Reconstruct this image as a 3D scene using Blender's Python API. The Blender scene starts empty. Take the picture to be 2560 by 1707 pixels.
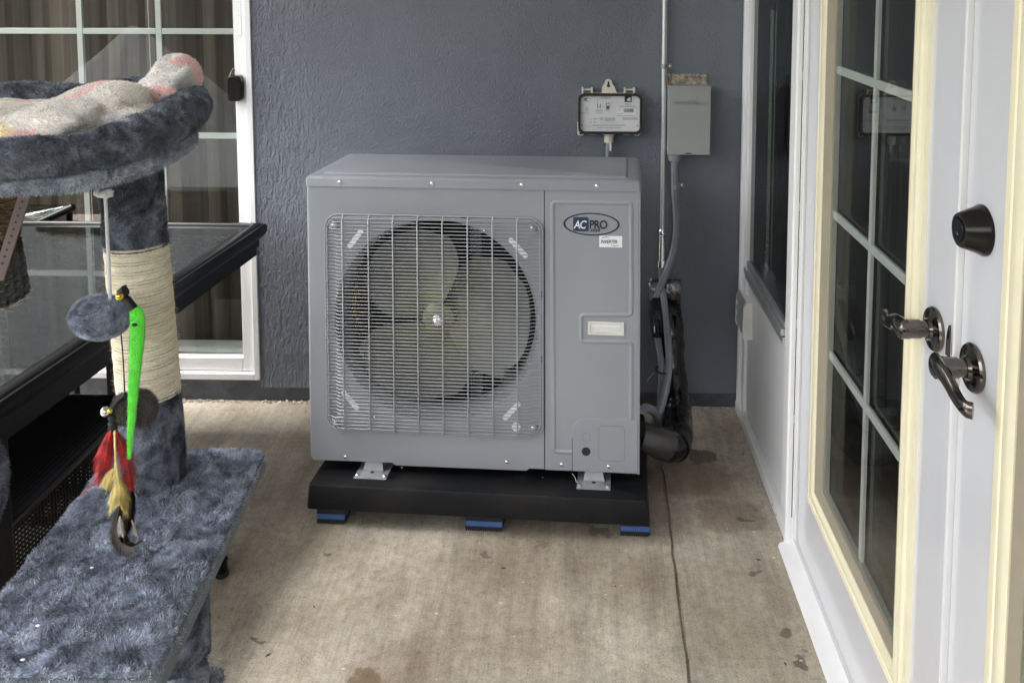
import bpy, math, random
import numpy as np
from math import radians as R, sin, cos, pi
from mathutils import Vector, Matrix, Euler

random.seed(7); rng = np.random.default_rng(7)
S = bpy.context.scene
COL = S.collection

# ------------------------------------------------------------------ camera
FPX, PCX, PCY = 2200.0, 1374.0, 120.0          # calibrated on the 2560 x 1707 photograph
PITCH, YAW, ROLL, CAMH, CAMD = R(4.81), R(1.48), R(0.05), 1.54, 3.03
cam = bpy.data.cameras.new('camera'); camo = bpy.data.objects.new('camera', cam); COL.objects.link(camo)
fw = Vector((-sin(YAW)*cos(PITCH), cos(YAW)*cos(PITCH), -sin(PITCH)))
rt = fw.cross(Vector((0, 0, 1))).normalized(); up = rt.cross(fw)
rt2 = cos(ROLL)*rt + sin(ROLL)*up; up2 = -sin(ROLL)*rt + cos(ROLL)*up
CAMP = Vector((0, -CAMD, CAMH))
camo.matrix_world = Matrix(((rt2.x, up2.x, -fw.x, CAMP.x), (rt2.y, up2.y, -fw.y, CAMP.y), (rt2.z, up2.z, -fw.z, CAMP.z), (0, 0, 0, 1)))
cam.sensor_width = 36; cam.sensor_fit = 'HORIZONTAL'; cam.lens = FPX/2560*36
cam.shift_x = (1280-PCX)/2560; cam.shift_y = (PCY-853.5)/2560
cam.clip_start = 0.05; cam.clip_end = 500
S.camera = camo
def ray(x, y): return fw + (x-PCX)/FPX*rt2 - (y-PCY)/FPX*up2
def onY(x, y, Y): d = ray(x, y); return CAMP + d*((Y-CAMP.y)/d.y)
def onX(x, y, X): d = ray(x, y); return CAMP + d*((X-CAMP.x)/d.x)
def onZ(x, y, Z): d = ray(x, y); return CAMP + d*((Z-CAMP.z)/d.z)

# ------------------------------------------------------------------ light
SUN_EL, SUN_AZ = R(66), R(262)                  # azimuth measured clockwise from +Y (behind and to the left of the camera)
w = bpy.data.worlds.new("World"); S.world = w; w.use_nodes = True
nt = w.node_tree; nt.nodes.clear()
o_ = nt.nodes.new('ShaderNodeOutputWorld'); b_ = nt.nodes.new('ShaderNodeBackground'); s_ = nt.nodes.new('ShaderNodeTexSky')
s_.sky_type = 'NISHITA'; s_.sun_disc = False; s_.sun_elevation = SUN_EL; s_.sun_rotation = SUN_AZ
s_.dust_density = 6.0; s_.air_density = 1.0; s_.ozone_density = 0.8
hs = nt.nodes.new('ShaderNodeHueSaturation'); hs.inputs['Saturation'].default_value = 0.22
nt.links.new(s_.outputs[0], hs.inputs['Color']); nt.links.new(hs.outputs[0], b_.inputs[0]); nt.links.new(b_.outputs[0], o_.inputs[0])
b_.inputs[1].default_value = 0.15
sl = bpy.data.lights.new('sun', 'SUN'); sl.energy = 0.7; sl.angle = R(22); sl.color = (1, 0.97, 0.93)
so = bpy.data.objects.new('sun', sl); COL.objects.link(so)
sd = Vector((sin(SUN_AZ)*cos(SUN_EL), cos(SUN_AZ)*cos(SUN_EL), sin(SUN_EL)))
so.rotation_euler = (-sd).to_track_quat('-Z', 'Y').to_euler()
S.view_settings.view_transform = 'Standard'; S.view_settings.look = 'None'
S.view_settings.exposure = 2.6; S.view_settings.gamma = 1.0
S.render.engine = 'CYCLES'
S.cycles.max_bounces = 10; S.cycles.transparent_max_bounces = 16

# ------------------------------------------------------------------ materials
def new_mat(name):
    m = bpy.data.materials.new(name); m.use_nodes = True
    return m, m.node_tree, m.node_tree.nodes['Principled BSDF']
def N(nt, t, **k):
    n = nt.nodes.new(t)
    for a, v in k.items(): setattr(n, a, v)
    return n
def ramp(nt, fac, stops):
    r = N(nt, 'ShaderNodeValToRGB'); e = r.color_ramp.elements
    while len(e) < len(stops): e.new(0.5)
    for i, (p, c) in enumerate(stops):
        e[i].position = p; e[i].color = (c, c, c, 1) if isinstance(c, (int, float)) else (*c, 1)
    nt.links.new(fac, r.inputs[0]); return r.outputs[0]
def mix(nt, fac, a, b, mode='MIX'):
    m = N(nt, 'ShaderNodeMix', data_type='RGBA', blend_type=mode)
    for i, v in ((0, fac), (6, a), (7, b)):
        if isinstance(v, (int, float)): m.inputs[i].default_value = v if i == 0 else (v, v, v, 1)
        elif isinstance(v, tuple): m.inputs[i].default_value = (*v, 1)
        else: nt.links.new(v, m.inputs[i])
    return m.outputs[2]
def coords(nt, scale=(1, 1, 1), rot=(0, 0, 0), loc=(0, 0, 0)):
    tc = N(nt, 'ShaderNodeTexCoord'); mp = N(nt, 'ShaderNodeMapping')
    mp.inputs['Scale'].default_value = scale; mp.inputs['Rotation'].default_value = rot; mp.inputs['Location'].default_value = loc
    nt.links.new(tc.outputs['Object'], mp.inputs[0]); return mp.outputs[0]
def noise(nt, vec, scale, detail=4, rough=0.55, dist=0.0):
    n = N(nt, 'ShaderNodeTexNoise'); n.inputs['Scale'].default_value = scale; n.inputs['Detail'].default_value = detail
    n.inputs['Roughness'].default_value = rough; n.inputs['Distortion'].default_value = dist
    nt.links.new(vec, n.inputs['Vector']); return n.outputs[0]
def bump(nt, h, strength, dist, bsdf, prev=None):
    b = N(nt, 'ShaderNodeBump'); b.inputs['Strength'].default_value = strength; b.inputs['Distance'].default_value = dist
    nt.links.new(h, b.inputs['Height'])
    if prev is not None: nt.links.new(prev, b.inputs['Normal'])
    nt.links.new(b.outputs[0], bsdf.inputs['Normal']); return b.outputs[0]
def pbr(name, col, rough=0.5, metal=0.0, var=0.12, vs=6.0, stretch=(1, 1, 1), bs=0, bstr=0.2, bd=0.001, spec=0.5, coat=0.0, sheen=0.0, rvar=0.0):
    m, nt, B = new_mat(name); vec = coords(nt, stretch)
    n = noise(nt, vec, vs, 5, 0.6)
    lo = tuple(c*(1-var) for c in col); hi = tuple(min(1, c*(1+var)) for c in col)
    nt.links.new(ramp(nt, n, [(0.3, lo), (0.7, hi)]), B.inputs['Base Color'])
    B.inputs['Roughness'].default_value = rough; B.inputs['Metallic'].default_value = metal
    B.inputs['Specular IOR Level'].default_value = spec; B.inputs['Coat Weight'].default_value = coat
    B.inputs['Sheen Weight'].default_value = sheen
    if rvar:
        n2 = noise(nt, vec, vs*4, 4, 0.6); nt.links.new(ramp(nt, n2, [(0.3, max(0.02, rough-rvar)), (0.7, min(1, rough+rvar))]), B.inputs['Roughness'])
    if bs: bump(nt, noise(nt, vec, bs, 4, 0.6), bstr, bd, B)
    return m
def glass_mat(name, tint, ior=1.5, extra=0.0):
    m = bpy.data.materials.new(name); m.use_nodes = True; nt = m.node_tree; nt.nodes.clear()
    o = N(nt, 'ShaderNodeOutputMaterial'); mx = N(nt, 'ShaderNodeMixShader'); t = N(nt, 'ShaderNodeBsdfTransparent'); g = N(nt, 'ShaderNodeBsdfGlossy')
    fr = N(nt, 'ShaderNodeFresnel'); fr.inputs[0].default_value = ior
    t.inputs[0].default_value = (*tint, 1); g.inputs['Roughness'].default_value = 0.004; g.inputs[0].default_value = (0.95, 0.97, 0.96, 1)
    ge = N(nt, 'ShaderNodeNewGeometry'); iv = N(nt, 'ShaderNodeMath', operation='SUBTRACT'); iv.inputs[0].default_value = 1.0; nt.links.new(ge.outputs['Backfacing'], iv.inputs[1])
    ad = N(nt, 'ShaderNodeMath', operation='MULTIPLY'); nt.links.new(iv.outputs[0], ad.inputs[1]); nt.links.new(fr.outputs[0], ad.inputs[0])
    nt.links.new(ad.outputs[0], mx.inputs[0]); nt.links.new(t.outputs[0], mx.inputs[1]); nt.links.new(g.outputs[0], mx.inputs[2]); nt.links.new(mx.outputs[0], o.inputs[0])
    return m

M = {}
M['unit'] = pbr('unit_grey_paint', (0.28, 0.296, 0.322), 0.38, 0, 0.07, 2.2, (1, 1, 0.45), bs=900, bstr=0.12, bd=0.0004, rvar=0.05)
M['unit_dark'] = pbr('unit_dark_steel', (0.05, 0.053, 0.06), 0.5, 0.3, 0.3, 20)
M['wire'] = pbr('wire_grey_coating', (0.34, 0.355, 0.37), 0.34, 0.0, 0.06, 8)
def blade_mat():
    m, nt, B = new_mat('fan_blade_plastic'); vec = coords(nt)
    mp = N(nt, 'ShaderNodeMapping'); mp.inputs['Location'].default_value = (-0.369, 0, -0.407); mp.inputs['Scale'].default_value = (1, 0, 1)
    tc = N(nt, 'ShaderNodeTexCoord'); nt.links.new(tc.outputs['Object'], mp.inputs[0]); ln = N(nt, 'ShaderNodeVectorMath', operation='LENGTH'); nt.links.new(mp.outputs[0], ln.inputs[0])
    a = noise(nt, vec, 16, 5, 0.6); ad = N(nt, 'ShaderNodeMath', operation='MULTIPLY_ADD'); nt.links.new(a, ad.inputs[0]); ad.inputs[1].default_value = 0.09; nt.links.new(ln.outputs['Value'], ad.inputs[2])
    c = ramp(nt, ad.outputs[0], [(0.10, (0.19, 0.188, 0.11)), (0.20, (0.125, 0.125, 0.10)), (0.28, (0.105, 0.107, 0.104))])  # olive-yellow centre puts a reflected haze into the blade colour
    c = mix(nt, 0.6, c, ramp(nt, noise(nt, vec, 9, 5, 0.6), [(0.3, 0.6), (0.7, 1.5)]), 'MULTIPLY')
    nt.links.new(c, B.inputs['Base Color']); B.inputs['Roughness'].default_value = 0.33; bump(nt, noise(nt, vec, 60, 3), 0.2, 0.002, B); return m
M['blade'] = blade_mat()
M['gold'] = pbr('gold_fin_coil', (0.42, 0.27, 0.10), 0.4, 0.5, 0.25, 12, (1, 1, 20))
M['black'] = pbr('black_void', (0.012, 0.012, 0.014), 0.6, 0, 0.2, 10)
M['emt'] = pbr('steel_conduit_skin', (0.66, 0.67, 0.67), 0.33, 0.75, 0.05, 10)
M['zinc'] = pbr('zinc_plate', (0.30, 0.31, 0.325), 0.42, 0.35, 0.12, 30, bs=40, bstr=0.3, bd=0.001, rvar=0.08)
M['chrome'] = pbr('bright_screw_metal', (0.95, 0.95, 0.97), 0.22, 1.0, 0.1, 50)
M['white_pl'] = pbr('white_plastic', (0.72, 0.71, 0.68), 0.4, 0, 0.05, 20)
M['cream_pl'] = pbr('cream_plastic', (0.66, 0.63, 0.52), 0.4, 0, 0.08, 20)
M['dash'] = pbr('dashed_print', (0.06, 0.065, 0.08), 0.5, 0, 0.98, 160)
M['navy'] = pbr('navy_print', (0.02, 0.035, 0.1), 0.4, 0, 0.05, 10)
M['ink'] = pbr('dark_ink', (0.012, 0.016, 0.03), 0.45, 0, 0.05, 10)
M['greyink'] = pbr('grey_ink', (0.12, 0.13, 0.16), 0.5, 0, 0.1, 60)
M['sticker'] = pbr('white_sticker', (0.85, 0.86, 0.87), 0.3, 0, 0.02, 10)
M['label_sil'] = pbr('silver_label', (0.78, 0.77, 0.79), 0.4, 0.0, 0.05, 14)
M['blue'] = pbr('blue_foam', (0.055, 0.125, 0.33), 0.6, 0, 0.12, 40, bs=300, bstr=0.4, bd=0.001)
M['rubber'] = pbr('black_rubber', (0.012, 0.012, 0.013), 0.55, 0, 0.3, 60, bs=200, bstr=0.4, bd=0.001)
M['disc'] = pbr('disconnect_grey_paint', (0.325, 0.342, 0.335), 0.42, 0, 0.05, 5, bs=600, bstr=0.15, bd=0.0004)
M['flex'] = pbr('grey_conduit_pvc', (0.23, 0.25, 0.28), 0.38, 0, 0.12, 15, bs=50, bstr=0.1, bd=0.001)
M['tape'] = pbr('grey_tape', (0.085, 0.08, 0.078), 0.25, 0.3, 0.3, 14, bs=30, bstr=0.6, bd=0.004)
M['foil'] = pbr('silver_foil', (0.6, 0.6, 0.6), 0.28, 1.0, 0.3, 30, bs=60, bstr=1.0, bd=0.006)
M['wrap'] = pbr('black_wrap_plastic', (0.006, 0.006, 0.007), 0.14, 0, 0.4, 20, (1, 1, 0.5), bs=8, bstr=0.5, bd=0.015, spec=0.6)
M['white'] = pbr('white_vinyl', (0.80, 0.80, 0.80), 0.35, 0, 0.045, 5, (1, 1, 0.3), rvar=0.06)
M['panelw'] = pbr('white_aluminium_panel', (0.70, 0.70, 0.70), 0.42, 0, 0.03, 5, bs=3, bstr=0.3, bd=0.004)
M['alu'] = pbr('dull_aluminium', (0.55, 0.57, 0.57), 0.35, 0.7, 0.12, 12, (1, 12, 1))
M['doorp'] = pbr('door_white_gloss', (0.645, 0.655, 0.685), 0.18, 0, 0.045, 3, (1, 1, 0.4), bs=2.2, bstr=0.25, bd=0.004, coat=0.3)
M['cream'] = pbr('cream_glazing_frame', (0.86, 0.80, 0.59), 0.4, 0, 0.05, 9, bs=300, bstr=0.1, bd=0.0004)
M['reveal'] = pbr('beige_reveal', (0.44, 0.38, 0.29), 0.45, 0, 0.08, 10)
M['grille'] = pbr('grey_green_muntin', (0.58, 0.605, 0.585), 0.4, 0, 0.06, 10)
M['gunmetal'] = pbr('dark_nickel', (0.15, 0.135, 0.125), 0.14, 1.0, 0.25, 25, rvar=0.05)
M['orb'] = pbr('oil_rubbed_black', (0.018, 0.016, 0.015), 0.2, 0.5, 0.3, 25)
M['blk_frame'] = pbr('black_powder_coat', (0.006, 0.006, 0.007), 0.32, 0, 0.3, 30, spec=0.22, bs=300, bstr=0.15, bd=0.0005)
M['wicker_b'] = pbr('black_wicker', (0.010, 0.010, 0.011), 0.25, 0, 0.3, 40, spec=0.35)
M['basket'] = pbr('brown_wicker', (0.11, 0.062, 0.028), 0.6, 0, 0.6, 35, bs=80, bstr=0.5, bd=0.003)
M['strap'] = pbr('mauve_brown_strap', (0.14, 0.095, 0.09), 0.55, 0, 0.1, 20)
M['sisal'] = None
M['green'] = pbr('lime_felt', (0.12, 0.72, 0.05), 0.8, 0, 0.15, 60, bs=200, bstr=0.4, bd=0.001, sheen=0.3)
M['gun_str'] = pbr('white_cord', (0.75, 0.76, 0.78), 0.7, 0, 0.1, 80)
M['gold_m'] = pbr('gold_bell_metal', (0.8, 0.62, 0.12), 0.2, 1.0, 0.1, 60)
M['pom_br'] = pbr('brown_pompom', (0.14, 0.11, 0.10), 0.9, 0, 0.35, 60, sheen=0.3)
M['f_red'] = pbr('red_feather', (0.55, 0.05, 0.05), 0.6, 0, 0.6, 90)
M['f_yel'] = pbr('yellow_feather', (0.80, 0.66, 0.26), 0.6, 0, 0.25, 60)
M['f_brn'] = pbr('brown_feather', (0.028, 0.016, 0.012), 0.5, 0, 0.6, 40)
M['f_whi'] = pbr('pale_feather', (0.42, 0.38, 0.33), 0.6, 0, 0.3, 60)
M['roof'] = pbr('unseen_roof_white', (0.72, 0.72, 0.72), 0.7, 0, 0.08, 3)
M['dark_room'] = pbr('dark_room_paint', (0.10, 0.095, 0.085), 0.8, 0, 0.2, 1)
M['foam'] = pbr('patch_plaster', (0.50, 0.44, 0.36), 0.85, 0, 0.65, 55, bs=110, bstr=1.0, bd=0.01)
M['ply'] = pbr('raw_board_edge', (0.40, 0.35, 0.26), 0.7, 0, 0.15, 20)
M['base_paint'] = pbr('dark_base_paint', (0.09, 0.098, 0.115), 0.6, 0, 0.35, 14, bs=40, bstr=0.6, bd=0.006)
M['grass'] = pbr('lawn_green', (0.03, 0.045, 0.018), 0.9, 0, 0.4, 8)
M['hedge'] = pbr('hedge_green', (0.045, 0.08, 0.03), 0.9, 0, 0.5, 3)
M['fencew'] = pbr('fence_wood', (0.06, 0.05, 0.045), 0.8, 0, 0.3, 3, (6, 6, 0.6))
M['glass_door'] = glass_mat('sliding_door_glass', (0.91, 0.92, 0.91), 1.85, 0.0)
M['glass_side'] = glass_mat('french_door_glass', (0.90, 0.91, 0.90), 1.5, 0.0)
M['glass_screen'] = glass_mat('dark_screen_glass', (0.32, 0.33, 0.33), 1.4)
M['glass_table'] = glass_mat('table_glass', (0.74, 0.77, 0.76), 1.7, 0.02)
M['clear'] = glass_mat('clear_cover_plastic', (0.98, 0.98, 0.98), 1.45)

def stucco():
    m, nt, B = new_mat('blue_grey_stucco'); vec = coords(nt)
    big = noise(nt, vec, 1.6, 4, 0.6)
    c = ramp(nt, big, [(0.3, (0.145, 0.160, 0.190)), (0.7, (0.182, 0.198, 0.232))])
    sp = noise(nt, vec, 170, 2, 0.5)
    c = mix(nt, ramp(nt, sp, [(0.66, 0.0), (0.80, 0.30)]), c, (0.38, 0.40, 0.43))
    nt.links.new(c, B.inputs['Base Color']); B.inputs['Roughness'].default_value = 0.5
    v2 = coords(nt, (1.0, 1.0, 0.7), (0, R(12), 0))
    h1 = noise(nt, v2, 165, 4, 0.65, 0.1)
    h1 = ramp(nt, h1, [(0.30, 0.0), (0.50, 0.45), (0.70, 1.0)])
    msk = ramp(nt, noise(nt, coords(nt, (1.4, 1, 0.5), loc=(3, 0, 1)), 1.5, 3, 0.5), [(0.38, 0.45), (0.6, 1.0)])
    h1 = mix(nt, 1.0, h1, msk, 'MULTIPLY')
    n1 = bump(nt, h1, 1.0, 0.0048, B)
    h2 = noise(nt, vec, 7, 3, 0.5)
    n2 = bump(nt, h2, 0.5, 0.02, B, n1)
    sx = N(nt, 'ShaderNodeSeparateXYZ'); tc = N(nt, 'ShaderNodeTexCoord'); nt.links.new(tc.outputs['Object'], sx.inputs[0])
    mr = N(nt, 'ShaderNodeMapRange'); nt.links.new(sx.outputs[0], mr.inputs[0]); mr.inputs[1].default_value = -1.06; mr.inputs[2].default_value = -0.80; mr.inputs[3].default_value = 1.0; mr.inputs[4].default_value = 0.0
    tr = noise(nt, coords(nt, (75, 1, 26)), 1.0, 3, 0.55, 0.5)
    tm = mix(nt, 1.0, ramp(nt, tr, [(0.35, 0.0), (0.65, 1.0)]), mr.outputs[0], 'MULTIPLY')
    bump(nt, tm, 1.0, 0.0045, B, n2)
    return m
M['stucco'] = stucco()

def concrete():
    m, nt, B = new_mat('stained_concrete'); vec = coords(nt)
    a = noise(nt, vec, 1.7, 6, 0.62)
    c = ramp(nt, a, [(0.32, (0.25, 0.208, 0.156)), (0.50, (0.385, 0.335, 0.265)), (0.66, (0.56, 0.50, 0.41))])
    g = noise(nt, coords(nt, loc=(4, 2, 0)), 2.4, 5, 0.6)
    c = mix(nt, ramp(nt, g, [(0.50, 0.0), (0.68, 0.55)]), c, (0.36, 0.345, 0.31))
    rr = noise(nt, coords(nt, loc=(9, 5, 0)), 3.2, 5, 0.65)
    c = mix(nt, ramp(nt, rr, [(0.53, 0.0), (0.68, 0.5)]), c, (0.225, 0.168, 0.125))
    # broom marks and broad worn streaks, running away from the camera
    st = noise(nt, coords(nt, (17, 1.6, 1), (0, 0, R(3)), (2, 5, 0)), 1.0, 5, 0.65, 0.6)
    c = mix(nt, 0.7, c, ramp(nt, st, [(0.34, 0.72), (0.5, 1.0), (0.66, 1.16)]), 'MULTIPLY')
    br = noise(nt, coords(nt, (230, 9, 1), (0, 0, R(3))), 1.0, 5, 0.75, 0.4)
    c = mix(nt, 0.55, c, ramp(nt, br, [(0.30, 0.70), (0.5, 1.0), (0.72, 1.25)]), 'MULTIPLY')
    fn = noise(nt, vec, 230, 3, 0.7)
    c = mix(nt, 0.6, c, ramp(nt, fn, [(0.32, 0.45), (0.48, 1.0), (0.7, 1.25)]), 'MULTIPLY')
    mid = noise(nt, vec, 42, 6, 0.8)
    c = mix(nt, 0.7, c, ramp(nt, mid, [(0.34, 0.6), (0.5, 1.0), (0.68, 1.25)]), 'MULTIPLY')
    # drips and specks
    vo = N(nt, 'ShaderNodeTexVoronoi'); vo.inputs['Scale'].default_value = 9.0; nt.links.new(coords(nt, (1, 1, 1)), vo.inputs['Vector'])
    dd = N(nt, 'ShaderNodeMath', operation='ADD'); nt.links.new(vo.outputs['Distance'], dd.inputs[0])
    sc = N(nt, 'ShaderNodeMath', operation='MULTIPLY_ADD'); nt.links.new(noise(nt, vec, 40, 3, 0.6), sc.inputs[0]); sc.inputs[1].default_value = 0.16; sc.inputs[2].default_value = -0.05
    nt.links.new(sc.outputs[0], dd.inputs[1])
    gate = noise(nt, coords(nt, loc=(1, 7, 0)), 2.0, 2, 0.5)
    spots = mix(nt, ramp(nt, gate, [(0.45, 0.0), (0.60, 1.0)]), (0.0, 0.0, 0.0), ramp(nt, dd.outputs[0], [(0.06, 0.55), (0.10, 0.0)]))
    c = mix(nt, spots, c, (0.07, 0.055, 0.042))
    vo2 = N(nt, 'ShaderNodeTexVoronoi'); vo2.inputs['Scale'].default_value = 55.0; nt.links.new(coords(nt, loc=(3, 3, 0)), vo2.inputs['Vector'])
    c = mix(nt, ramp(nt, vo2.outputs['Distance'], [(0.07, 0.75), (0.12, 0.0)]), c, (0.12, 0.10, 0.08))
    # individual stains of their own shape
    tc = N(nt, 'ShaderNodeTexCoord')
    wv = N(nt, 'ShaderNodeVectorMath', operation='MULTIPLY_ADD')
    nz = N(nt, 'ShaderNodeTexNoise'); nz.inputs['Scale'].default_value = 22; nz.inputs['Detail'].default_value = 4; nt.links.new(tc.outputs['Object'], nz.inputs['Vector'])
    nt.links.new(nz.outputs['Color'], wv.inputs[0]); wv.inputs[1].default_value = (0.10, 0.10, 0); nt.links.new(tc.outputs['Object'], wv.inputs[2])
    for (px, py, rx, ry, st, cc) in STAINS:
        p = onZ(px, py, 0)
        mp = N(nt, 'ShaderNodeMapping', vector_type='POINT')
        mp.inputs['Location'].default_value = (-(p.x+0.05)/rx, -(p.y+0.05)/ry, 0); mp.inputs['Scale'].default_value = (1/rx, 1/ry, 0)
        nt.links.new(wv.outputs[0], mp.inputs[0])
        ln = N(nt, 'ShaderNodeVectorMath', operation='LENGTH'); nt.links.new(mp.outputs[0], ln.inputs[0])
        c = mix(nt, ramp(nt, ln.outputs['Value'], [(0.72, st), (1.0, 0.0)]), c, cc)
    nt.links.new(c, B.inputs['Base Color'])
    nt.links.new(ramp(nt, a, [(0.3, 0.5), (0.7, 0.72)]), B.inputs['Roughness'])
    n1 = bump(nt, br, 0.35, 0.002, B); n2 = bump(nt, fn, 0.4, 0.002, B, n1); bump(nt, mid, 0.4, 0.004, B, n2)
    return m
DK = (0.085, 0.062, 0.045)
STAINS = [(1755, 1140, 0.055, 0.045, 0.75, (0.055, 0.045, 0.036)), (1720, 1190, 0.16, 0.12, 0.5, (0.15, 0.10, 0.065)), (1830, 1290, 0.12, 0.09, 0.45, (0.13, 0.085, 0.055)),
          (1858, 1297, 0.022, 0.014, 0.8, DK), (1888, 1438, 0.020, 0.013, 0.75, DK), (1215, 1383, 0.022, 0.016, 0.8, (0.13, 0.105, 0.08)), (1350, 1361, 0.016, 0.011, 0.6, (0.14, 0.12, 0.10)),
          (925, 1697, 0.045, 0.03, 0.75, (0.12, 0.075, 0.035)), (655, 1596, 0.016, 0.010, 0.7, DK), (937, 1434, 0.02, 0.02, 0.4, (0.14, 0.10, 0.07)), (1955, 1580, 0.02, 0.014, 0.7, DK),
          (2010, 1650, 0.015, 0.03, 0.7, (0.06, 0.04, 0.03)), (650, 1250, 0.03, 0.04, 0.4, (0.2, 0.16, 0.12)), (812, 1389, 0.016, 0.01, 0.7, DK),
          (1500, 1330, 0.04, 0.025, 0.6, (0.10, 0.085, 0.07)), (1610, 1240, 0.10, 0.2, 0.4, (0.15, 0.10, 0.07))]
M['concrete'] = concrete()

def plush(name, lo, hi, sc=28, stretch=(1, 1, 1)):
    m, nt, B = new_mat(name); vec = coords(nt, stretch)
    a = noise(nt, vec, sc, 5, 0.72, 1.2); b = noise(nt, vec, 420, 2, 0.5); a2 = noise(nt, vec, sc*3.5, 3, 0.6, 0.6)
    c = ramp(nt, a, [(0.38, lo), (0.62, hi)])  # blotches imitate the light and dark of pile lying different ways
    c = mix(nt, 0.6, c, ramp(nt, a2, [(0.36, 0.5), (0.62, 1.35)]), 'MULTIPLY')
    c = mix(nt, 0.5, c, ramp(nt, b, [(0.3, 0.7), (0.7, 1.25)]), 'MULTIPLY')
    nt.links.new(c, B.inputs['Base Color']); B.inputs['Roughness'].default_value = 0.9
    B.inputs['Sheen Weight'].default_value = 0.15; B.inputs['Sheen Roughness'].default_value = 0.5; B.inputs['Specular IOR Level'].default_value = 0.15
    bump(nt, b, 0.5, 0.002, B)
    return m
M['plush'] = plush('blue_grey_plush', (0.22, 0.245, 0.31), (0.64, 0.685, 0.79))
M['plush_d'] = plush('dark_blue_plush', (0.060, 0.067, 0.090), (0.36, 0.385, 0.45), 17)

def blanket_mat():
    m, nt, B = new_mat('patchwork_fleece'); vec = coords(nt)
    ds = N(nt, 'ShaderNodeVectorMath', operation='MULTIPLY_ADD'); nz = N(nt, 'ShaderNodeTexNoise'); nz.inputs['Scale'].default_value = 30
    nt.links.new(vec, nz.inputs['Vector']); nt.links.new(nz.outputs['Color'], ds.inputs[0]); ds.inputs[1].default_value = (0.02, 0.02, 0.02); nt.links.new(vec, ds.inputs[2])
    v = N(nt, 'ShaderNodeTexVoronoi'); v.inputs['Scale'].default_value = 27; nt.links.new(ds.outputs[0], v.inputs['Vector'])
    sp = N(nt, 'ShaderNodeSeparateColor'); nt.links.new(v.outputs['Color'], sp.inputs[0])
    r = N(nt, 'ShaderNodeValToRGB'); r.color_ramp.interpolation = 'CONSTANT'; e = r.color_ramp.elements
    cols = [(0.0, (0.92, 0.88, 0.82)), (0.28, (0.95, 0.68, 0.66)), (0.46, (0.76, 0.74, 0.72)), (0.58, (0.93, 0.82, 0.58)), (0.72, (0.82, 0.78, 0.74))]
    while len(e) < 5: e.new(0.5)
    for i, (p, c) in enumerate(cols): e[i].position = p; e[i].color = (*c, 1)
    nt.links.new(sp.outputs[0], r.inputs[0])
    ln = noise(nt, vec, 90, 2, 0.5, 1.8)
    c = mix(nt, ramp(nt, ln, [(0.47, 0.0), (0.5, 0.22), (0.53, 0.0)]), r.outputs[0], (0.28, 0.28, 0.29))
    nt.links.new(c, B.inputs['Base Color']); B.inputs['Roughness'].default_value = 0.95; B.inputs['Sheen Weight'].default_value = 0.3
    bump(nt, noise(nt, vec, 260, 2, 0.5), 0.5, 0.003, B)
    return m
M['blanket'] = blanket_mat()

def sisal_mat():
    m, nt, B = new_mat('sisal_rope'); vec = coords(nt)
    a = noise(nt, coords(nt, (40, 40, 320)), 1.0, 4, 0.6); b = noise(nt, vec, 300, 3, 0.6)
    c = ramp(nt, a, [(0.3, (0.80, 0.69, 0.50)), (0.7, (0.97, 0.91, 0.75))])
    c = mix(nt, 0.4, c, ramp(nt, b, [(0.3, 0.7), (0.7, 1.2)]), 'MULTIPLY')
    nt.links.new(c, B.inputs['Base Color']); B.inputs['Roughness'].default_value = 0.85; bump(nt, b, 0.6, 0.002, B)
    return m
M['sisal'] = sisal_mat()

def blinds_mat():
    m, nt, B = new_mat('taupe_blind_fabric')
    a = noise(nt, coords(nt, (8, 1, 0.15)), 1.0, 4, 0.6); b = noise(nt, coords(nt, (60, 1, 0.5)), 1.0, 3, 0.6)
    c = ramp(nt, a, [(0.35, (0.050, 0.042, 0.034)), (0.5, (0.125, 0.103, 0.080)), (0.68, (0.27, 0.23, 0.185))])
    c = mix(nt, 0.5, c, ramp(nt, b, [(0.3, 0.6), (0.7, 1.3)]), 'MULTIPLY')
    nt.links.new(c, B.inputs['Base Color']); B.inputs['Roughness'].default_value = 0.7
    return m
M['blinds'] = blinds_mat()

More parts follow.
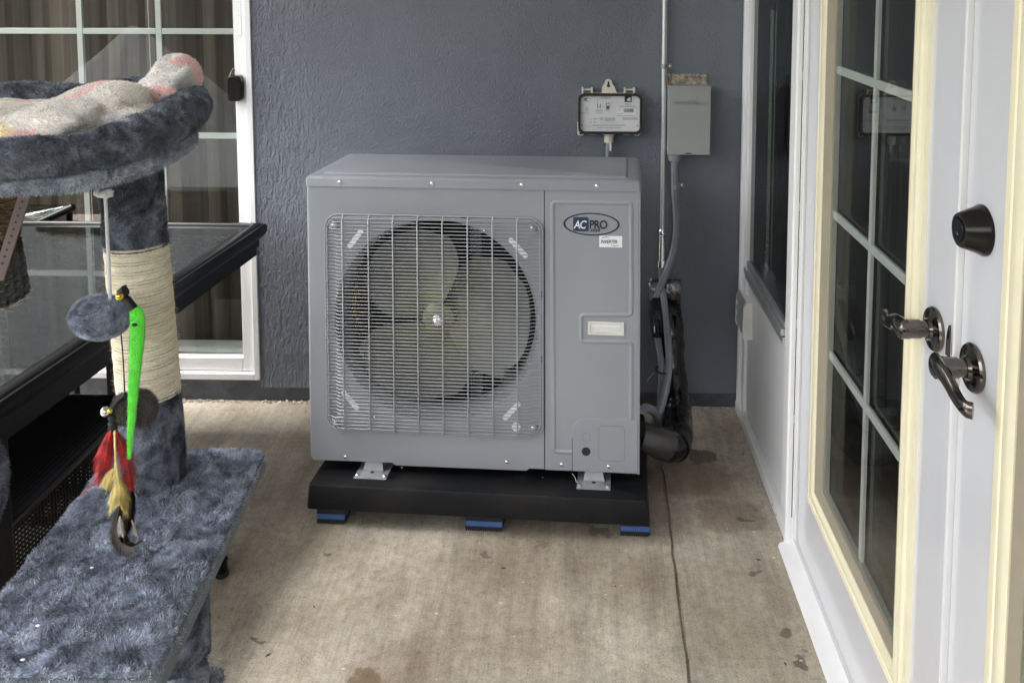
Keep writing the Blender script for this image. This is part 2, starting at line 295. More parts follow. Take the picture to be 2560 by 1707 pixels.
# ------------------------------------------------------------------ object helpers
def tag(o, label=None, cat=None, group=None, kind=None):
    if label: o['label'] = label
    if cat: o['category'] = cat
    if group: o['group'] = group
    if kind: o['kind'] = kind
    return o
def thing(name, label, cat, loc=(0, 0, 0), rot=(0, 0, 0), group=None):
    o = bpy.data.objects.new(name, None); COL.objects.link(o); o.location = loc; o.rotation_euler = rot; o.empty_display_size = 0.05
    tag(o, label, cat, group); return o
def rmat(o):
    m = Matrix.LocRotScale(o.location, o.rotation_euler, None)
    return (rmat(o.parent) @ m) if o.parent else m
class MB:
    def __init__(s): s.v = []; s.f = []
    def add(s, vs, fs):
        n = len(s.v); s.v += [tuple(p) for p in vs]; s.f += [tuple(i+n for i in f) for f in fs]; return s
    def box(s, a, b):
        x0, y0, z0 = (min(a[i], b[i]) for i in range(3)); x1, y1, z1 = (max(a[i], b[i]) for i in range(3))
        return s.add([(x0,y0,z0),(x1,y0,z0),(x1,y1,z0),(x0,y1,z0),(x0,y0,z1),(x1,y0,z1),(x1,y1,z1),(x0,y1,z1)],
                     [(0,3,2,1),(4,5,6,7),(0,1,5,4),(1,2,6,5),(2,3,7,6),(3,0,4,7)])
    def loft(s, rings, cap=True, closed=False):
        n = len(rings[0]); vs = [p for r in rings for p in r]; fs = []
        m = len(rings); K = m if closed else m-1
        for i in range(K):
            j = (i+1) % m
            for k in range(n): fs.append((i*n+k, i*n+(k+1) % n, j*n+(k+1) % n, j*n+k))
        if cap and not closed: fs.append(tuple(reversed(range(n)))); fs.append(tuple(range((m-1)*n, m*n)))
        return s.add(vs, fs)
    def prism(s, pts, a0, a1, axis='y'):
        f = {'y': lambda p, a: (p[0], a, p[1]), 'z': lambda p, a: (p[0], p[1], a), 'x': lambda p, a: (a, p[0], p[1])}[axis]
        return s.loft([[f(p, a0) for p in pts], [f(p, a1) for p in pts]])
    def tube(s, pts, r, n=10, closed=False, squash=None):
        pts = [Vector(p) for p in pts]; m = len(pts); rs = r if isinstance(r, (list, tuple)) else [r]*m; rings = []
        ref = None
        for i in range(m):
            if closed: t = pts[(i+1) % m]-pts[i-1]
            else: t = pts[min(i+1, m-1)]-pts[max(i-1, 0)]
            t.normalize()
            if ref is None: ref = Vector((0, 0, 1)) if abs(t.z) < 0.9 else Vector((1, 0, 0))
            if closed and squash: ref = Vector((0, 0, 1))
            a = (ref-t*ref.dot(t)).normalized(); b = t.cross(a); ref = a
            q = squash or 1.0
            rings.append([tuple(pts[i]+(a*cos(2*pi*k/n)*q+b*sin(2*pi*k/n))*rs[i]) for k in range(n)])
        return s.loft(rings, True, closed)
    def cyl(s, p0, p1, r0, r1=None, n=20): return s.tube([p0, p1], [r0, r0 if r1 is None else r1], n)
    def lathe(s, prof, o, ax=(0, 0, 1), n=32, cap=True):
        ax = Vector(ax).normalized(); ref = Vector((0, 0, 1)) if abs(ax.z) < 0.9 else Vector((1, 0, 0))
        a = (ref-ax*ref.dot(ax)).normalized(); b = ax.cross(a); o = Vector(o)
        return s.loft([[tuple(o+ax*h+(a*cos(2*pi*k/n)+b*sin(2*pi*k/n))*r) for k in range(n)] for r, h in prof], cap)
    def ball(s, c, r, n=16, m=10, axis=(0, 0, 1)):
        rr = r if isinstance(r, (tuple, list)) else (r, r, r)
        rings = [[(c[0]+rr[0]*sin(t)*cos(2*pi*k/n), c[1]+rr[1]*sin(t)*sin(2*pi*k/n), c[2]-rr[2]*cos(t)) for k in range(n)] for t in [max(0.02, min(pi-0.02, pi*i/m)) for i in range(m+1)]]
        return s.loft(rings)
    def band(s, outer, inner, a0, a1, axis='y'):
        f = {'y': lambda p, a: (p[0], a, p[1]), 'z': lambda p, a: (p[0], p[1], a), 'x': lambda p, a: (a, p[0], p[1])}[axis]
        return s.loft([[f(p, a0) for p in outer], [f(p, a0) for p in inner], [f(p, a1) for p in inner], [f(p, a1) for p in outer]], False, True)
    def tf(s, mat, start=0):
        for i in range(start, len(s.v)): s.v[i] = tuple(mat @ Vector(s.v[i]))
        return s
    def mesh(s, name):
        me = bpy.data.meshes.new(name); me.from_pydata(s.v, [], s.f); me.validate(); me.update(); return me
    def build(s, name, m, parent=None, smooth=False, bevel=0.0, world=False, seg=2, loc=None, sharp=38):
        if world and parent: s.tf(rmat(parent).inverted())
        o_loc = None
        if parent is None and loc is not None: s.tf(Matrix.Translation(-Vector(loc))); o_loc = loc
        me = s.mesh(name); o = bpy.data.objects.new(name, me); COL.objects.link(o); me.materials.append(M[m] if isinstance(m, str) else m)
        if o_loc is not None: o.location = o_loc
        import bmesh
        bm = bmesh.new(); bm.from_mesh(me); bmesh.ops.recalc_face_normals(bm, faces=bm.faces[:]); bm.to_mesh(me); bm.free()
        if smooth or bevel: me.shade_smooth(); me.set_sharp_from_angle(angle=R(sharp))
        if bevel:
            b = o.modifiers.new('bevel', 'BEVEL'); b.width = bevel; b.segments = seg; b.limit_method = 'ANGLE'; b.angle_limit = R(40); b.harden_normals = True
        if parent: o.parent = parent
        return o
def rrect(x0, z0, x1, z1, r, n=5):
    out = []
    for cx, cz, a in ((x1-r, z1-r, 0), (x0+r, z1-r, 90), (x0+r, z0+r, 180), (x1-r, z0+r, 270)):
        for k in range(n+1): t = R(a+90*k/n); out.append((cx+r*cos(t), cz+r*sin(t)))
    return out
def ell(cx, cz, a, b, n=48): return [(cx+a*cos(2*pi*k/n), cz+b*sin(2*pi*k/n)) for k in range(n)]
def smooth_path(pts, k=8):
    P = [Vector(p) for p in pts]; P = [2*P[0]-P[1]]+P+[2*P[-1]-P[-2]]; out = []
    for i in range(1, len(P)-2):
        for j in range(k):
            t = j/k; a, b, c, d = P[i-1:i+3]
            out.append(0.5*((2*b)+(c-a)*t+(2*a-5*b+4*c-d)*t*t+(-a+3*b-3*c+d)*t**3))
    out.append(P[-2]); return out
def text(name, body, size, m, parent, loc, rot=(pi/2, 0, 0), ext=0.0004, xs=1.0, shear=0.0, bold=0.0, align='LEFT', space=1.0):
    c = bpy.data.curves.new(name, 'FONT'); c.body = body; c.size = size; c.extrude = ext; c.shear = shear; c.offset = bold; c.align_x = align; c.space_character = space
    t = bpy.data.objects.new(name+'_curve', c); COL.objects.link(t)
    bpy.context.view_layer.update()
    me = bpy.data.meshes.new_from_object(t.evaluated_get(bpy.context.evaluated_depsgraph_get()))
    bpy.data.objects.remove(t)
    me.transform(Matrix.LocRotScale(Vector(loc), Euler(rot), None) @ Matrix.Diagonal((xs, 1, 1, 1)))
    me.name = name; me.materials.clear(); me.materials.append(M[m])
    o = bpy.data.objects.new(name, me); COL.objects.link(o); o.parent = parent
    return o

def fur(o, count, length, width, lean=(0, 0, -0.4), jitter=0.6, seed=1, keep=None, curl=0.5, clump=0.0):
    """grow short pile on the part's own mesh (same object, same material)"""
    r = np.random.default_rng(seed); me = o.data; me.calc_loop_triangles()
    nv = len(me.vertices); co = np.empty(nv*3); me.vertices.foreach_get('co', co); co = co.reshape(-1, 3)
    tr = np.empty(len(me.loop_triangles)*3, dtype=np.int32); me.loop_triangles.foreach_get('vertices', tr); tr = tr.reshape(-1, 3)
    A, B_, C_ = co[tr[:, 0]], co[tr[:, 1]], co[tr[:, 2]]
    nrm = np.cross(B_-A, C_-A); ar = np.linalg.norm(nrm, axis=1); nrm = nrm/np.maximum(ar[:, None], 1e-12)
    p = ar/ar.sum(); idx = r.choice(len(tr), count, p=p)
    u, v = r.random(count), r.random(count); fl = u+v > 1; u[fl] = 1-u[fl]; v[fl] = 1-v[fl]
    P = A[idx]+(B_[idx]-A[idx])*u[:, None]+(C_[idx]-A[idx])*v[:, None]; Nn = nrm[idx]
    if keep is not None:
        k = keep(P, Nn); P, Nn = P[k], Nn[k]; count = len(P)
    fld = np.stack([np.sin(P[:, 0]*95+2.1*np.sin(P[:, 2]*70))+np.sin(P[:, 1]*120+P[:, 2]*60), np.cos(P[:, 1]*88+1.7*np.sin(P[:, 0]*75))+np.sin(P[:, 2]*105), np.sin(P[:, 2]*90+P[:, 0]*77)*0.6], 1)*clump
    D = Nn+np.array(lean)+r.normal(0, jitter, (count, 3))*0.5+fld; D /= np.linalg.norm(D, axis=1)[:, None]
    T = np.cross(D, r.normal(0, 1, (count, 3))); T /= np.linalg.norm(T, axis=1)[:, None]
    L = length*(0.6+0.6*r.random(count))[:, None]; W = width*(0.7+0.6*r.random(count))[:, None]
    G = np.array(lean)*curl+r.normal(0, 0.3, (count, 3))*curl
    m1 = P+D*L*0.5; D2 = D+G; D2 /= np.linalg.norm(D2, axis=1)[:, None]; e = m1+D2*L*0.5
    V = np.stack([P-T*W*.5, P+T*W*.5, m1+T*W*.4, m1-T*W*.4, e], 1).reshape(-1, 3)
    import bmesh
    ov = co; of = [tuple(pl.vertices) for pl in me.polygons]
    base = nv+np.arange(count)*5
    quads = np.stack([base, base+1, base+2, base+3], 1); tris = np.stack([base+3, base+2, base+4], 1)
    lt = np.array([len(f) for f in of]+[4]*count+[3]*count, dtype=np.int32)
    li = np.concatenate([np.array([i for f in of for i in f], dtype=np.int32), quads.ravel().astype(np.int32), tris.ravel().astype(np.int32)])
    ls = np.concatenate([[0], np.cumsum(lt)[:-1]]).astype(np.int32)
    nm = bpy.data.meshes.new(me.name+'_pile'); nm.vertices.add(nv+count*5); nm.vertices.foreach_set('co', np.concatenate([ov, V]).ravel().astype(np.float32))
    nm.loops.add(len(li)); nm.loops.foreach_set('vertex_index', li); nm.polygons.add(len(lt)); nm.polygons.foreach_set('loop_start', ls)
    nm.update(calc_edges=True)
    for mt in me.materials: nm.materials.append(mt)
    nm.shade_smooth(); o.data = nm; bpy.data.meshes.remove(me)
    return o

def remesh(o, voxel):
    md = o.modifiers.new('r', 'REMESH'); md.mode = 'VOXEL'; md.voxel_size = voxel
    sm = o.modifiers.new('s', 'SMOOTH'); sm.iterations = 6; sm.factor = 0.6
    bpy.context.view_layer.update()
    me = bpy.data.meshes.new_from_object(o.evaluated_get(bpy.context.evaluated_depsgraph_get()))
    o.modifiers.clear(); old = o.data; mats = list(old.materials); o.data = me; me.name = o.name
    if not me.materials:
        for m_ in mats: me.materials.append(m_)
    me.shade_smooth(); return o
# ================================================================== THE SETTING
# ground and patio slab
def struct(name, mb, m, **k): o = mb.build(name, m, **k); o['kind'] = 'structure'; return o
struct('ground', MB().box((-40, -60, -0.32), (40, 40, -0.22)), 'grass')
JX0, JX1 = 0.2965, 0.229                        # expansion joint, wall end and yard end
g = MB()
gl = [(0.292, 0.0), (0.285, -0.388), (0.262, -1.219), (0.20, -3.6)]
def jl(off):
    out = []
    for i in range(len(gl)-1):
        (x0, y0), (x1, y1) = gl[i], gl[i+1]; n = 14
        for k in range(n): t = k/n; out.append((x0+(x1-x0)*t+off+random.uniform(-.0022, .0022), y0+(y1-y0)*t))
    out.append((gl[-1][0]+off, gl[-1][1])); return out
a = jl(-0.0045); g.prism([(-4.6, 0.02)]+[(a[0][0], 0.02)]+a+[(-4.6, -3.6)], -0.22, 0.0, 'z')
a = jl(0.0045); g.prism([(2.2, -3.6)]+a[::-1]+[(a[0][0], 0.02), (2.2, 0.02)], -0.22, 0.0, 'z')
g.box((0.15, -3.59, -0.2), (0.35, 0.01, -0.007))
struct('patio_floor', g, 'concrete')

# house wall with the sliding door's opening
DX1, DX0, DZ0, DZ1 = -1.118, -3.10, 0.083, 2.10
wt = thing('stucco_wall', 'blue-grey rough stucco house wall behind the grey outdoor unit', 'wall', (0, 0, 0))
mb = MB(); mb.box((DX1, 0, 0.055), (0.62, 0.14, 2.9)); mb.box((DX0, 0, DZ1), (DX1, 0.14, 2.9)); mb.box((-6, 0, 0.055), (DX0, 0.14, 2.9))
mb.build('stucco_face', 'stucco', wt)
mb = MB(); mb.box((DX1, 0.012, -0.1), (0.62, 0.13, 0.055)); mb.box((-6, 0.012, -0.1), (DX1, 0.13, 0.083))
mb.build('foundation_strip', 'base_paint', wt)
# crumbs of plaster along the foot of the wall
mb = MB()
for i in range(420):
    x = random.uniform(-1.9, 0.58); y = random.uniform(-0.012, 0.008) if x < 0 else random.uniform(-0.008, 0.008); r = random.uniform(0.0015, 0.0055) if random.random() < .9 else 0.006
    if x > 0 and random.random() < 0.6: continue
    mb.ball((x, y, r*0.3), (r*1.3, r, r*0.8), 6, 4)
tag(mb.build('plaster_crumbs', 'foam'), 'pale crumbs of plaster along the foot of the stucco wall', 'debris', kind='stuff')

# patio cover overhead (unseen, its extents set to shape the light on the porch)
mb = MB(); mb.box((-2.0, -4.2, 2.62), (0.62, 0.0, 2.70)); 
rf = thing('unseen_patio_cover', 'pale patio roof over the porch, unseen, sized to shape the light', 'roof', (0, 0, 2.6))
mb.build('unseen_roof_deck', 'roof', rf, world=True)
mb = MB(); mb.box((-2.0, -4.25, 2.50), (0.62, -4.1, 2.62)); mb.build('unseen_beam', 'roof', rf, world=True)
# dark rooms behind the glass
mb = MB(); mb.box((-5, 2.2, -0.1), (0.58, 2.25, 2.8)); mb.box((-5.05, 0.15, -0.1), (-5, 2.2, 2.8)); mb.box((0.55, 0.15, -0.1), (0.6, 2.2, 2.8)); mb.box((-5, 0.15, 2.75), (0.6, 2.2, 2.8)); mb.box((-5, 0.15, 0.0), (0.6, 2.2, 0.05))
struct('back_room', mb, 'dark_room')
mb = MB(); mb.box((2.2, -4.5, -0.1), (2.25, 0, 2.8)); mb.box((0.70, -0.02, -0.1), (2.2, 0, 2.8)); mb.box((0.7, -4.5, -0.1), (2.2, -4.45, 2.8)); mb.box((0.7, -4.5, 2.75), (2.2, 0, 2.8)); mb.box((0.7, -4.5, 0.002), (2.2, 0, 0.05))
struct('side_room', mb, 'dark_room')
# the yard behind the camera, seen only as reflections
fe = thing('board_fence', 'weathered board fence at the far end of the yard, behind the camera', 'fence', (0, -9, -0.22))
mb = MB()
for i in range(90): mb.box((-9+i*0.2, -9.0, -0.22), (-9+i*0.2+0.19, -8.97, 1.55+0.02*random.random()))
mb.build('boards', 'fencew', fe, world=True)
mb = MB()
for k in range(60):
    x = random.uniform(-9, 7); zc = random.uniform(0.8, 2.0); mb.ball((x, -10.5+random.uniform(-1, 1), zc), (random.uniform(.4, .9), .6, random.uniform(.4, 1.0)), 7, 5)
tag(mb.build('hedge', 'hedge'), 'green hedge behind the yard fence', 'hedge', kind='stuff')

# peaked furniture cover standing in the yard, seen as a reflection in the sliding door
M['cover'] = pbr('grey_cover_cloth', (0.16, 0.165, 0.175), 0.7, 0, 0.15, 3, (3, 3, 0.4), bs=5, bstr=0.6, bd=0.05)
cvp = Vector((-4.7, -6.2, -0.22)); mb = MB(); rg = []
for h, r in ((0.0, 1.15), (0.25, 1.0), (0.6, 0.70), (0.9, 0.36), (1.12, 0.13), (1.2, 0.03)): rg.append([(cvp.x+r*(1+0.10*sin(9*a)*(1-h/1.25))*cos(a), cvp.y+r*(1+0.10*sin(9*a)*(1-h/1.25))*sin(a), cvp.z+h) for a in [2*pi*k/72 for k in range(72)]])
mb.loft(rg); tag(mb.build('furniture_cover', 'cover', smooth=True, loc=tuple(cvp)), 'peaked grey cloth cover out in the yard, seen reflected in the sliding door', 'furniture cover')
# ------------------------------------------------------------------ sliding door
sd_ = thing('sliding_glass_door', 'white framed sliding patio door with grid glass and a black pull handle', 'door', (-2.1, 0, 0.083))
W = dict(world=True)
mb = MB()
mb.box((DX1, -0.006, DZ0), (DX1-0.022, 0.11, DZ1)); mb.box((DX0, -0.006, DZ0), (DX0+0.03, 0.11, DZ1)); mb.box((DX0, -0.006, DZ0), (DX1-0.022, 0.11, DZ0+0.024)); mb.box((DX0, -0.006, DZ1-0.03), (DX1-0.022, 0.11, DZ1))
mb.build('door_frame', 'white', sd_, bevel=0.003, **W)
SX1 = DX1-0.024; SX0 = -2.12
mb = MB(); zb = DZ0+0.027
mb.box((SX1, 0.012, zb), (-1.185, 0.05, DZ1-0.035)); mb.box((SX0, 0.012, zb), (SX0-0.06, 0.05, DZ1-0.035)); mb.box((SX0, 0.012, zb), (-1.185, 0.05, 0.158)); mb.box((SX0, 0.012, 2.0), (-1.185, 0.05, DZ1-0.035))
mb.build('sash', 'white', sd_, bevel=0.003, **W)
mb = MB(); mb.box((SX0, 0.052, 0.158), (-1.19, 0.060, 0.203)); mb.build('lower_rail', 'alu', sd_, **W)
mb = MB(); mb.box((DX0+0.03, 0.06, 0.11), (-2.09, 0.10, 0.158)); mb.box((-2.16, 0.062, 0.11), (-2.10, 0.1, 2.06)); mb.build('fixed_sash', 'white', sd_, **W)
mb = MB(); mb.box((SX0, 0.030, 0.158), (-1.185, 0.034, 2.0)); mb.box((DX0+.03, 0.078, 0.158), (-2.16, 0.082, 2.0)); mb.build('pane', 'glass_door', sd_, **W)
mb = MB()
for x in (-1.462, -1.745): mb.box((x-0.0105, 0.037, 0.16), (x+0.0105, 0.045, 2.0))
for z in (1.336, 0.963, 0.590, 1.709):
    xs_ = [SX0, -1.745-0.0105, -1.745+0.0105, -1.462-0.0105, -1.462+0.0105, -1.186]
    for i in range(0, 6, 2): mb.box((xs_[i], 0.0375, z-0.0105), (xs_[i+1], 0.0445, z+0.0105))
for x in (-2.45, -2.75): mb.box((x-0.0105, 0.085, 0.16), (x+0.0105, 0.093, 2.0))
mb.build('muntins', 'grille', sd_, bevel=0.002, **W)
mb = MB(); c = onY(586, 222, -0.02)
mb.prism([(c.x+a, c.z+b) for a, b in rrect(-0.024, -0.045, 0.024, 0.045, 0.013)], -0.026, 0.01, 'y')
hd = mb.build('pull_handle', 'orb', sd_, bevel=0.004, **W)
mb = MB(); mb.prism([(c.x+a, c.z+b) for a, b in rrect(-0.017, -0.037, 0.017, 0.037, 0.009)], -0.029, -0.026, 'y'); mb.build('handle_grip', 'blk_frame', hd, bevel=0.0015, world=False)
mb = MB(); mb.tube(smooth_path([(c.x-0.006, 0.022, c.z+0.07), (c.x-0.018, 0.015, c.z+0.055), (c.x-0.022, 0.0, c.z+0.03)], 5), 0.006, 8); mb.build('handle_bracket', 'gunmetal', sd_, smooth=True, **W)
# faded instruction label on the stile
mb = MB(); mb.box((-1.176, 0.0105, 1.325), (-1.157, 0.0118, 1.70)); lb = mb.build('label_strip', 'sticker', sd_, **W)
mb = MB()
for k in range(36):
    z = 1.335+k*0.0095
    if random.random() < 0.75:
        x0 = random.uniform(-1.175, -1.170); mb.box((x0, 0.0098, z), (x0+random.uniform(.004, .012), 0.0104, z+random.choice((0.001, 0.0015, 0.004))))
mb.build('label_print', 'label_sil', sd_, **W)
# vertical blinds behind the glass
bl = thing('vertical_blinds', 'taupe vertical blinds hanging behind the sliding glass door', 'blinds', (-2.1, 0.2, 0.1))
mb = MB(); x = -3.1; k = 0
while x < -1.1:
    wd = 0.085; an = R(random.uniform(8, 34)); dx, dy = wd*cos(an), wd*sin(an)
    mb.add([(x, 0.2, 0.13), (x+dx*.5, 0.2+dy*.5-.006, 0.13), (x+dx, 0.2+dy, 0.13), (x, 0.2, 2.05), (x+dx*.5, 0.2+dy*.5-.006, 2.05), (x+dx, 0.2+dy, 2.05)], [(0, 1, 4, 3), (1, 2, 5, 4)])
    x += 0.072
mb.build('slats', 'blinds', bl, **W)
mb = MB(); mb.box((-3.1, 0.18, 2.05), (-1.1, 0.24, 2.09)); mb.build('headrail', 'white', bl, **W)
for x in (-1.80, -1.555, -1.24): mb = MB(); mb.cyl((x, 0.17, 0.3), (x-0.01, 0.17, 2.05), 0.0016, n=6); mb.build('cord', 'gun_str', bl, **W)

# ------------------------------------------------------------------ side enclosure: white panel with dark screen
XW = 0.600
sp = thing('screen_panel', 'white wall panel with tall dark screen window beside the wall corner', 'window panel', (XW, -0.33, 0))
mb = MB()
mb.box((0.585, -0.004, 0.0), (0.66, -0.030, 2.6)); mb.box((0.597, -0.030, 0.0), (0.66, -0.058, 2.6)); mb.box((0.593, -0.058, 0.0), (0.66, -0.086, 2.6)); mb.box((XW-0.002, -0.623, 0.036), (0.66, -0.757, 2.6))
mb.build('post', 'white', sp, bevel=0.003, **W)
mb = MB(); mb.box((XW+0.004, -0.087, 0.036), (0.64, -0.622, 0.50)); mb.build('lower_panel', 'panelw', sp, **W)
mb = MB(); mb.box((XW-0.008, -0.087, 0.505), (0.66, -0.6225, 0.525)); mb.box((XW-0.014, -0.087, 0.528), (0.66, -0.6225, 0.548)); mb.box((XW-0.004, -0.087, 0.550), (0.66, -0.6225, 0.568)); mb.build('sill_rail', 'alu', sp, bevel=0.003, **W)
mb = MB(); mb.box((XW-0.018, -0.006, 0.0), (0.66, -0.757, 0.034)); br_ = mb.build('base_rail', 'panelw', sp, bevel=0.003, **W)
for y in (-0.05, -0.10, -0.115, -0.60, -0.645): mb = MB(); mb.lathe([(0.0045, 0), (0.0045, 0.002), (0.002, 0.003)], (XW-0.018, y, 0.018), (-1, 0, 0), 10); mb.build('screw', 'chrome', sp, smooth=True, **W)
mb = MB(); mb.box((XW+0.006, -0.087, 0.569), (XW+0.009, -0.622, 2.4)); mb.build('screen_pane', 'glass_screen', sp, **W)
for y in (-0.13, -0.21, -0.30, -0.34, -0.43): mb = MB(); mb.box((0.66, y, 0.5), (0.664, y-0.012, 2.4)); mb.build('curtain_edge', 'blinds', sp, **W)
# louvred vent hood
mb = MB(); y0, y1, z0, z1 = -0.032, -0.168, 0.322, 0.448; xo = XW-0.029
mb.prism([(XW+0.004, z0), (xo+0.004, z0), (xo, z0+0.012), (xo+0.002, z1-0.018), (xo+0.012, z1), (XW+0.004, z1)], y1, y1+0.010, 'y')
mb.prism([(XW+0.004, z0), (xo+0.004, z0), (xo, z0+0.012), (xo+0.002, z1-0.018), (xo+0.012, z1), (XW+0.004, z1)], y0-0.010, y0, 'y')
mb.box((XW+0.004, y0-0.010, z1-0.006), (xo+0.012, y1+0.010, z1)); mb.box((XW+0.004, y0-0.010, z0), (xo+0.006, y1+0.010, z0+0.006))
vt = mb.build('vent_hood', 'white_pl', sp, bevel=0.002, **W)
mb = MB()
for k in range(3):
    z = z0+0.012+k*0.038; pts = [(xo+0.006, z), (xo+0.001, z+0.01), (xo+0.002, z+0.02), (xo+0.010, z+0.040), (xo+0.013, z+0.040), (xo+0.008, z+0.02), (xo+0.008, z+0.01)]
    mb.prism(pts, y1+0.011, y0-0.011, 'y')
mb.build('vent_louvres', 'alu', sp, smooth=True, **W)
mb = MB(); mb.box((0.64, -0.655, 2.6), (0.68, 0.0, 2.9)); mb.build('head_panel', 'white', sp, **W)

# ------------------------------------------------------------------ french doors
XD = 0.60
fdr = thing('door_frame', 'white door frame and sill around the glazed double doors', 'door frame', (XD, -1.7, 0))
mb = MB()
prof = [(0.66, -0.758), (0.66, -0.783), (0.584, -0.783), (0.577, -0.782), (0.573, -0.777), (0.573, -0.764), (0.577, -0.759), (0.584, -0.758)]
mb.prism(prof, 0.0, 2.12, 'z'); mb.box((0.5885, -0.7835, 0.045), (0.66, -0.792, 2.12)); mb.box((0.594, -0.792, 0.045), (0.66, -0.799, 2.12))
mb.box((0.575, -0.77, 2.08), (0.66, -2.70, 2.2)); mb.box((0.575, -2.64, 0.0), (0.66, -2.75, 2.08))
mb.build('jamb', 'white', fdr, smooth=True, **W)
mb = MB(); mb.box((0.5870, -0.7832, 0.1), (0.5905, -0.7850, 2.1)); mb.build('weather_strip', 'rubber', fdr, **W)
mb = MB()
prof = [(0.70, 0.0), (0.560, 0.0), (0.556, 0.012), (0.560, 0.022), (0.585, 0.030), (0.592, 0.040), (0.70, 0.040)]
mb.loft([[(p[0], -0.774, p[1]) for p in prof], [(p[0], -2.64, p[1]) for p in prof]]); mb.build('sill', 'white', fdr, smooth=True, **W)
for z in (1.52, 1.27, 0.93, 0.62, 0.36): mb = MB(); mb.box((0.5865, -0.7835, z), (0.5915, -0.7870, z+0.022)); mb.build('hinge_pin', 'alu', fdr, **W)

def french_door(name, label, ya, yb, hinge_far):
    """slab from ya (far) to yb (near) in the plane X = XD, with one glazed light"""
    t = thing(name, label, 'door', (XD, (ya+yb)/2, 0.045), group='glazed double doors')
    go, gn = ya-0.107 if hinge_far else ya-0.128, yb+0.136 if hinge_far else yb+0.107   # outer edge of cream frame
    gb, gt = 0.222, 1.93; fwid = 0.062
    mb = MB(); X1 = XD+0.044
    mb.box((XD, ya, 0.045), (X1, go, 2.075)); mb.box((XD, gn, 0.045), (X1, yb, 2.075)); mb.box((XD, go, 0.045), (X1, gn, gb)); mb.box((XD, go, gt), (X1, gn, 2.075))
    mb.build('door_slab', 'doorp', t, **W)
    prof = [(0.0, 0.0), (0.007, 0.002), (0.009, 0.008), (0.008, 0.016), (0.0125, 0.019), (0.013, 0.028), (0.0105, 0.031), (0.013, 0.035), (0.0115, 0.050), (0.008, 0.057), (-0.014, fwid)]
    mb = MB(); rings = []
    for hgt, off in prof: rings.append([(XD-hgt, go-off, gb+off), (XD-hgt, go-off, gt-off), (XD-hgt, gn+off, gt-off), (XD-hgt, gn+off, gb+off)])
    mb.loft(rings, False); mb.build('glazing_frame', 'cream', t, smooth=True, **W)
    i0, i1, b0, b1 = go-fwid, gn+fwid, gb+fwid, gt-fwid
    mb = MB(); rings = [[(XD+h, i0-d, b0+d), (XD+h, i0-d, b1-d), (XD+h, i1+d, b1-d), (XD+h, i1+d, b0+d)] for h, d in ((-0.008, 0.0003), (0.009, 0.002))]
    mb.loft(rings, False); mb.build('reveal', 'reveal', t, **W)
    mb = MB(); mb.box((XD+0.0095, i0+.002, b0-.002), (XD+0.0115, i1-.002, b1+.002)); mb.box((XD+0.026, i0+.002, b0-.002), (XD+0.028, i1-.002, b1+.002)); mb.build('pane', 'glass_side', t, **W)
    mb = MB()
    mb.box((XD+0.0125, i0, b0), (XD+0.025, i0-0.010, b1)); mb.box((XD+0.0125, i1+0.010, b0), (XD+0.025, i1, b1)); mb.box((XD+0.0125, i0-0.0102, b0), (XD+0.025, i1+0.0102, b0+0.010)); mb.build('spacer_bar', 'alu', t, **W)
    mb = MB(); ym = (i0+i1)/2-0.004
    zs = [0.636, 0.977, 1.318, 1.659]
    mb.box((XD+0.0145, ym-0.0078, b0+.011), (XD+0.0230, ym+0.0078, b1))
    for z in zs: mb.box((XD+0.0150, i0-.0105, z-0.0098), (XD+0.0225, ym+0.0087, z+0.0098)); mb.box((XD+0.0150, ym-0.0087, z-0.0098), (XD+0.0225, i1+.0105, z+0.0098))
    mb.build('muntins', 'grille', t, bevel=0.0015, **W)
    return t
YA = -1.694
d1 = french_door('glazed_door', 'white door with cream framed glass, its dark lever pointing to the wall corner', -0.803, YA+0.003, True)
d2 = french_door('glazed_door', 'white door nearest the camera with round black deadbolt above its lever', YA-0.008, -2.63, False)
mb = MB(); mb.box((XD-0.010, YA+0.001, 0.045), (XD+0.03, YA-0.0065, 2.075)); mb.build('astragal', 'white', d2, bevel=0.0015, **W)
mb = MB(); mb.box((XD-0.0035, YA+0.030, 0.045), (XD-0.0003, YA+0.0015, 2.075)); mb.build('astragal_flange', 'doorp', d2, **W)

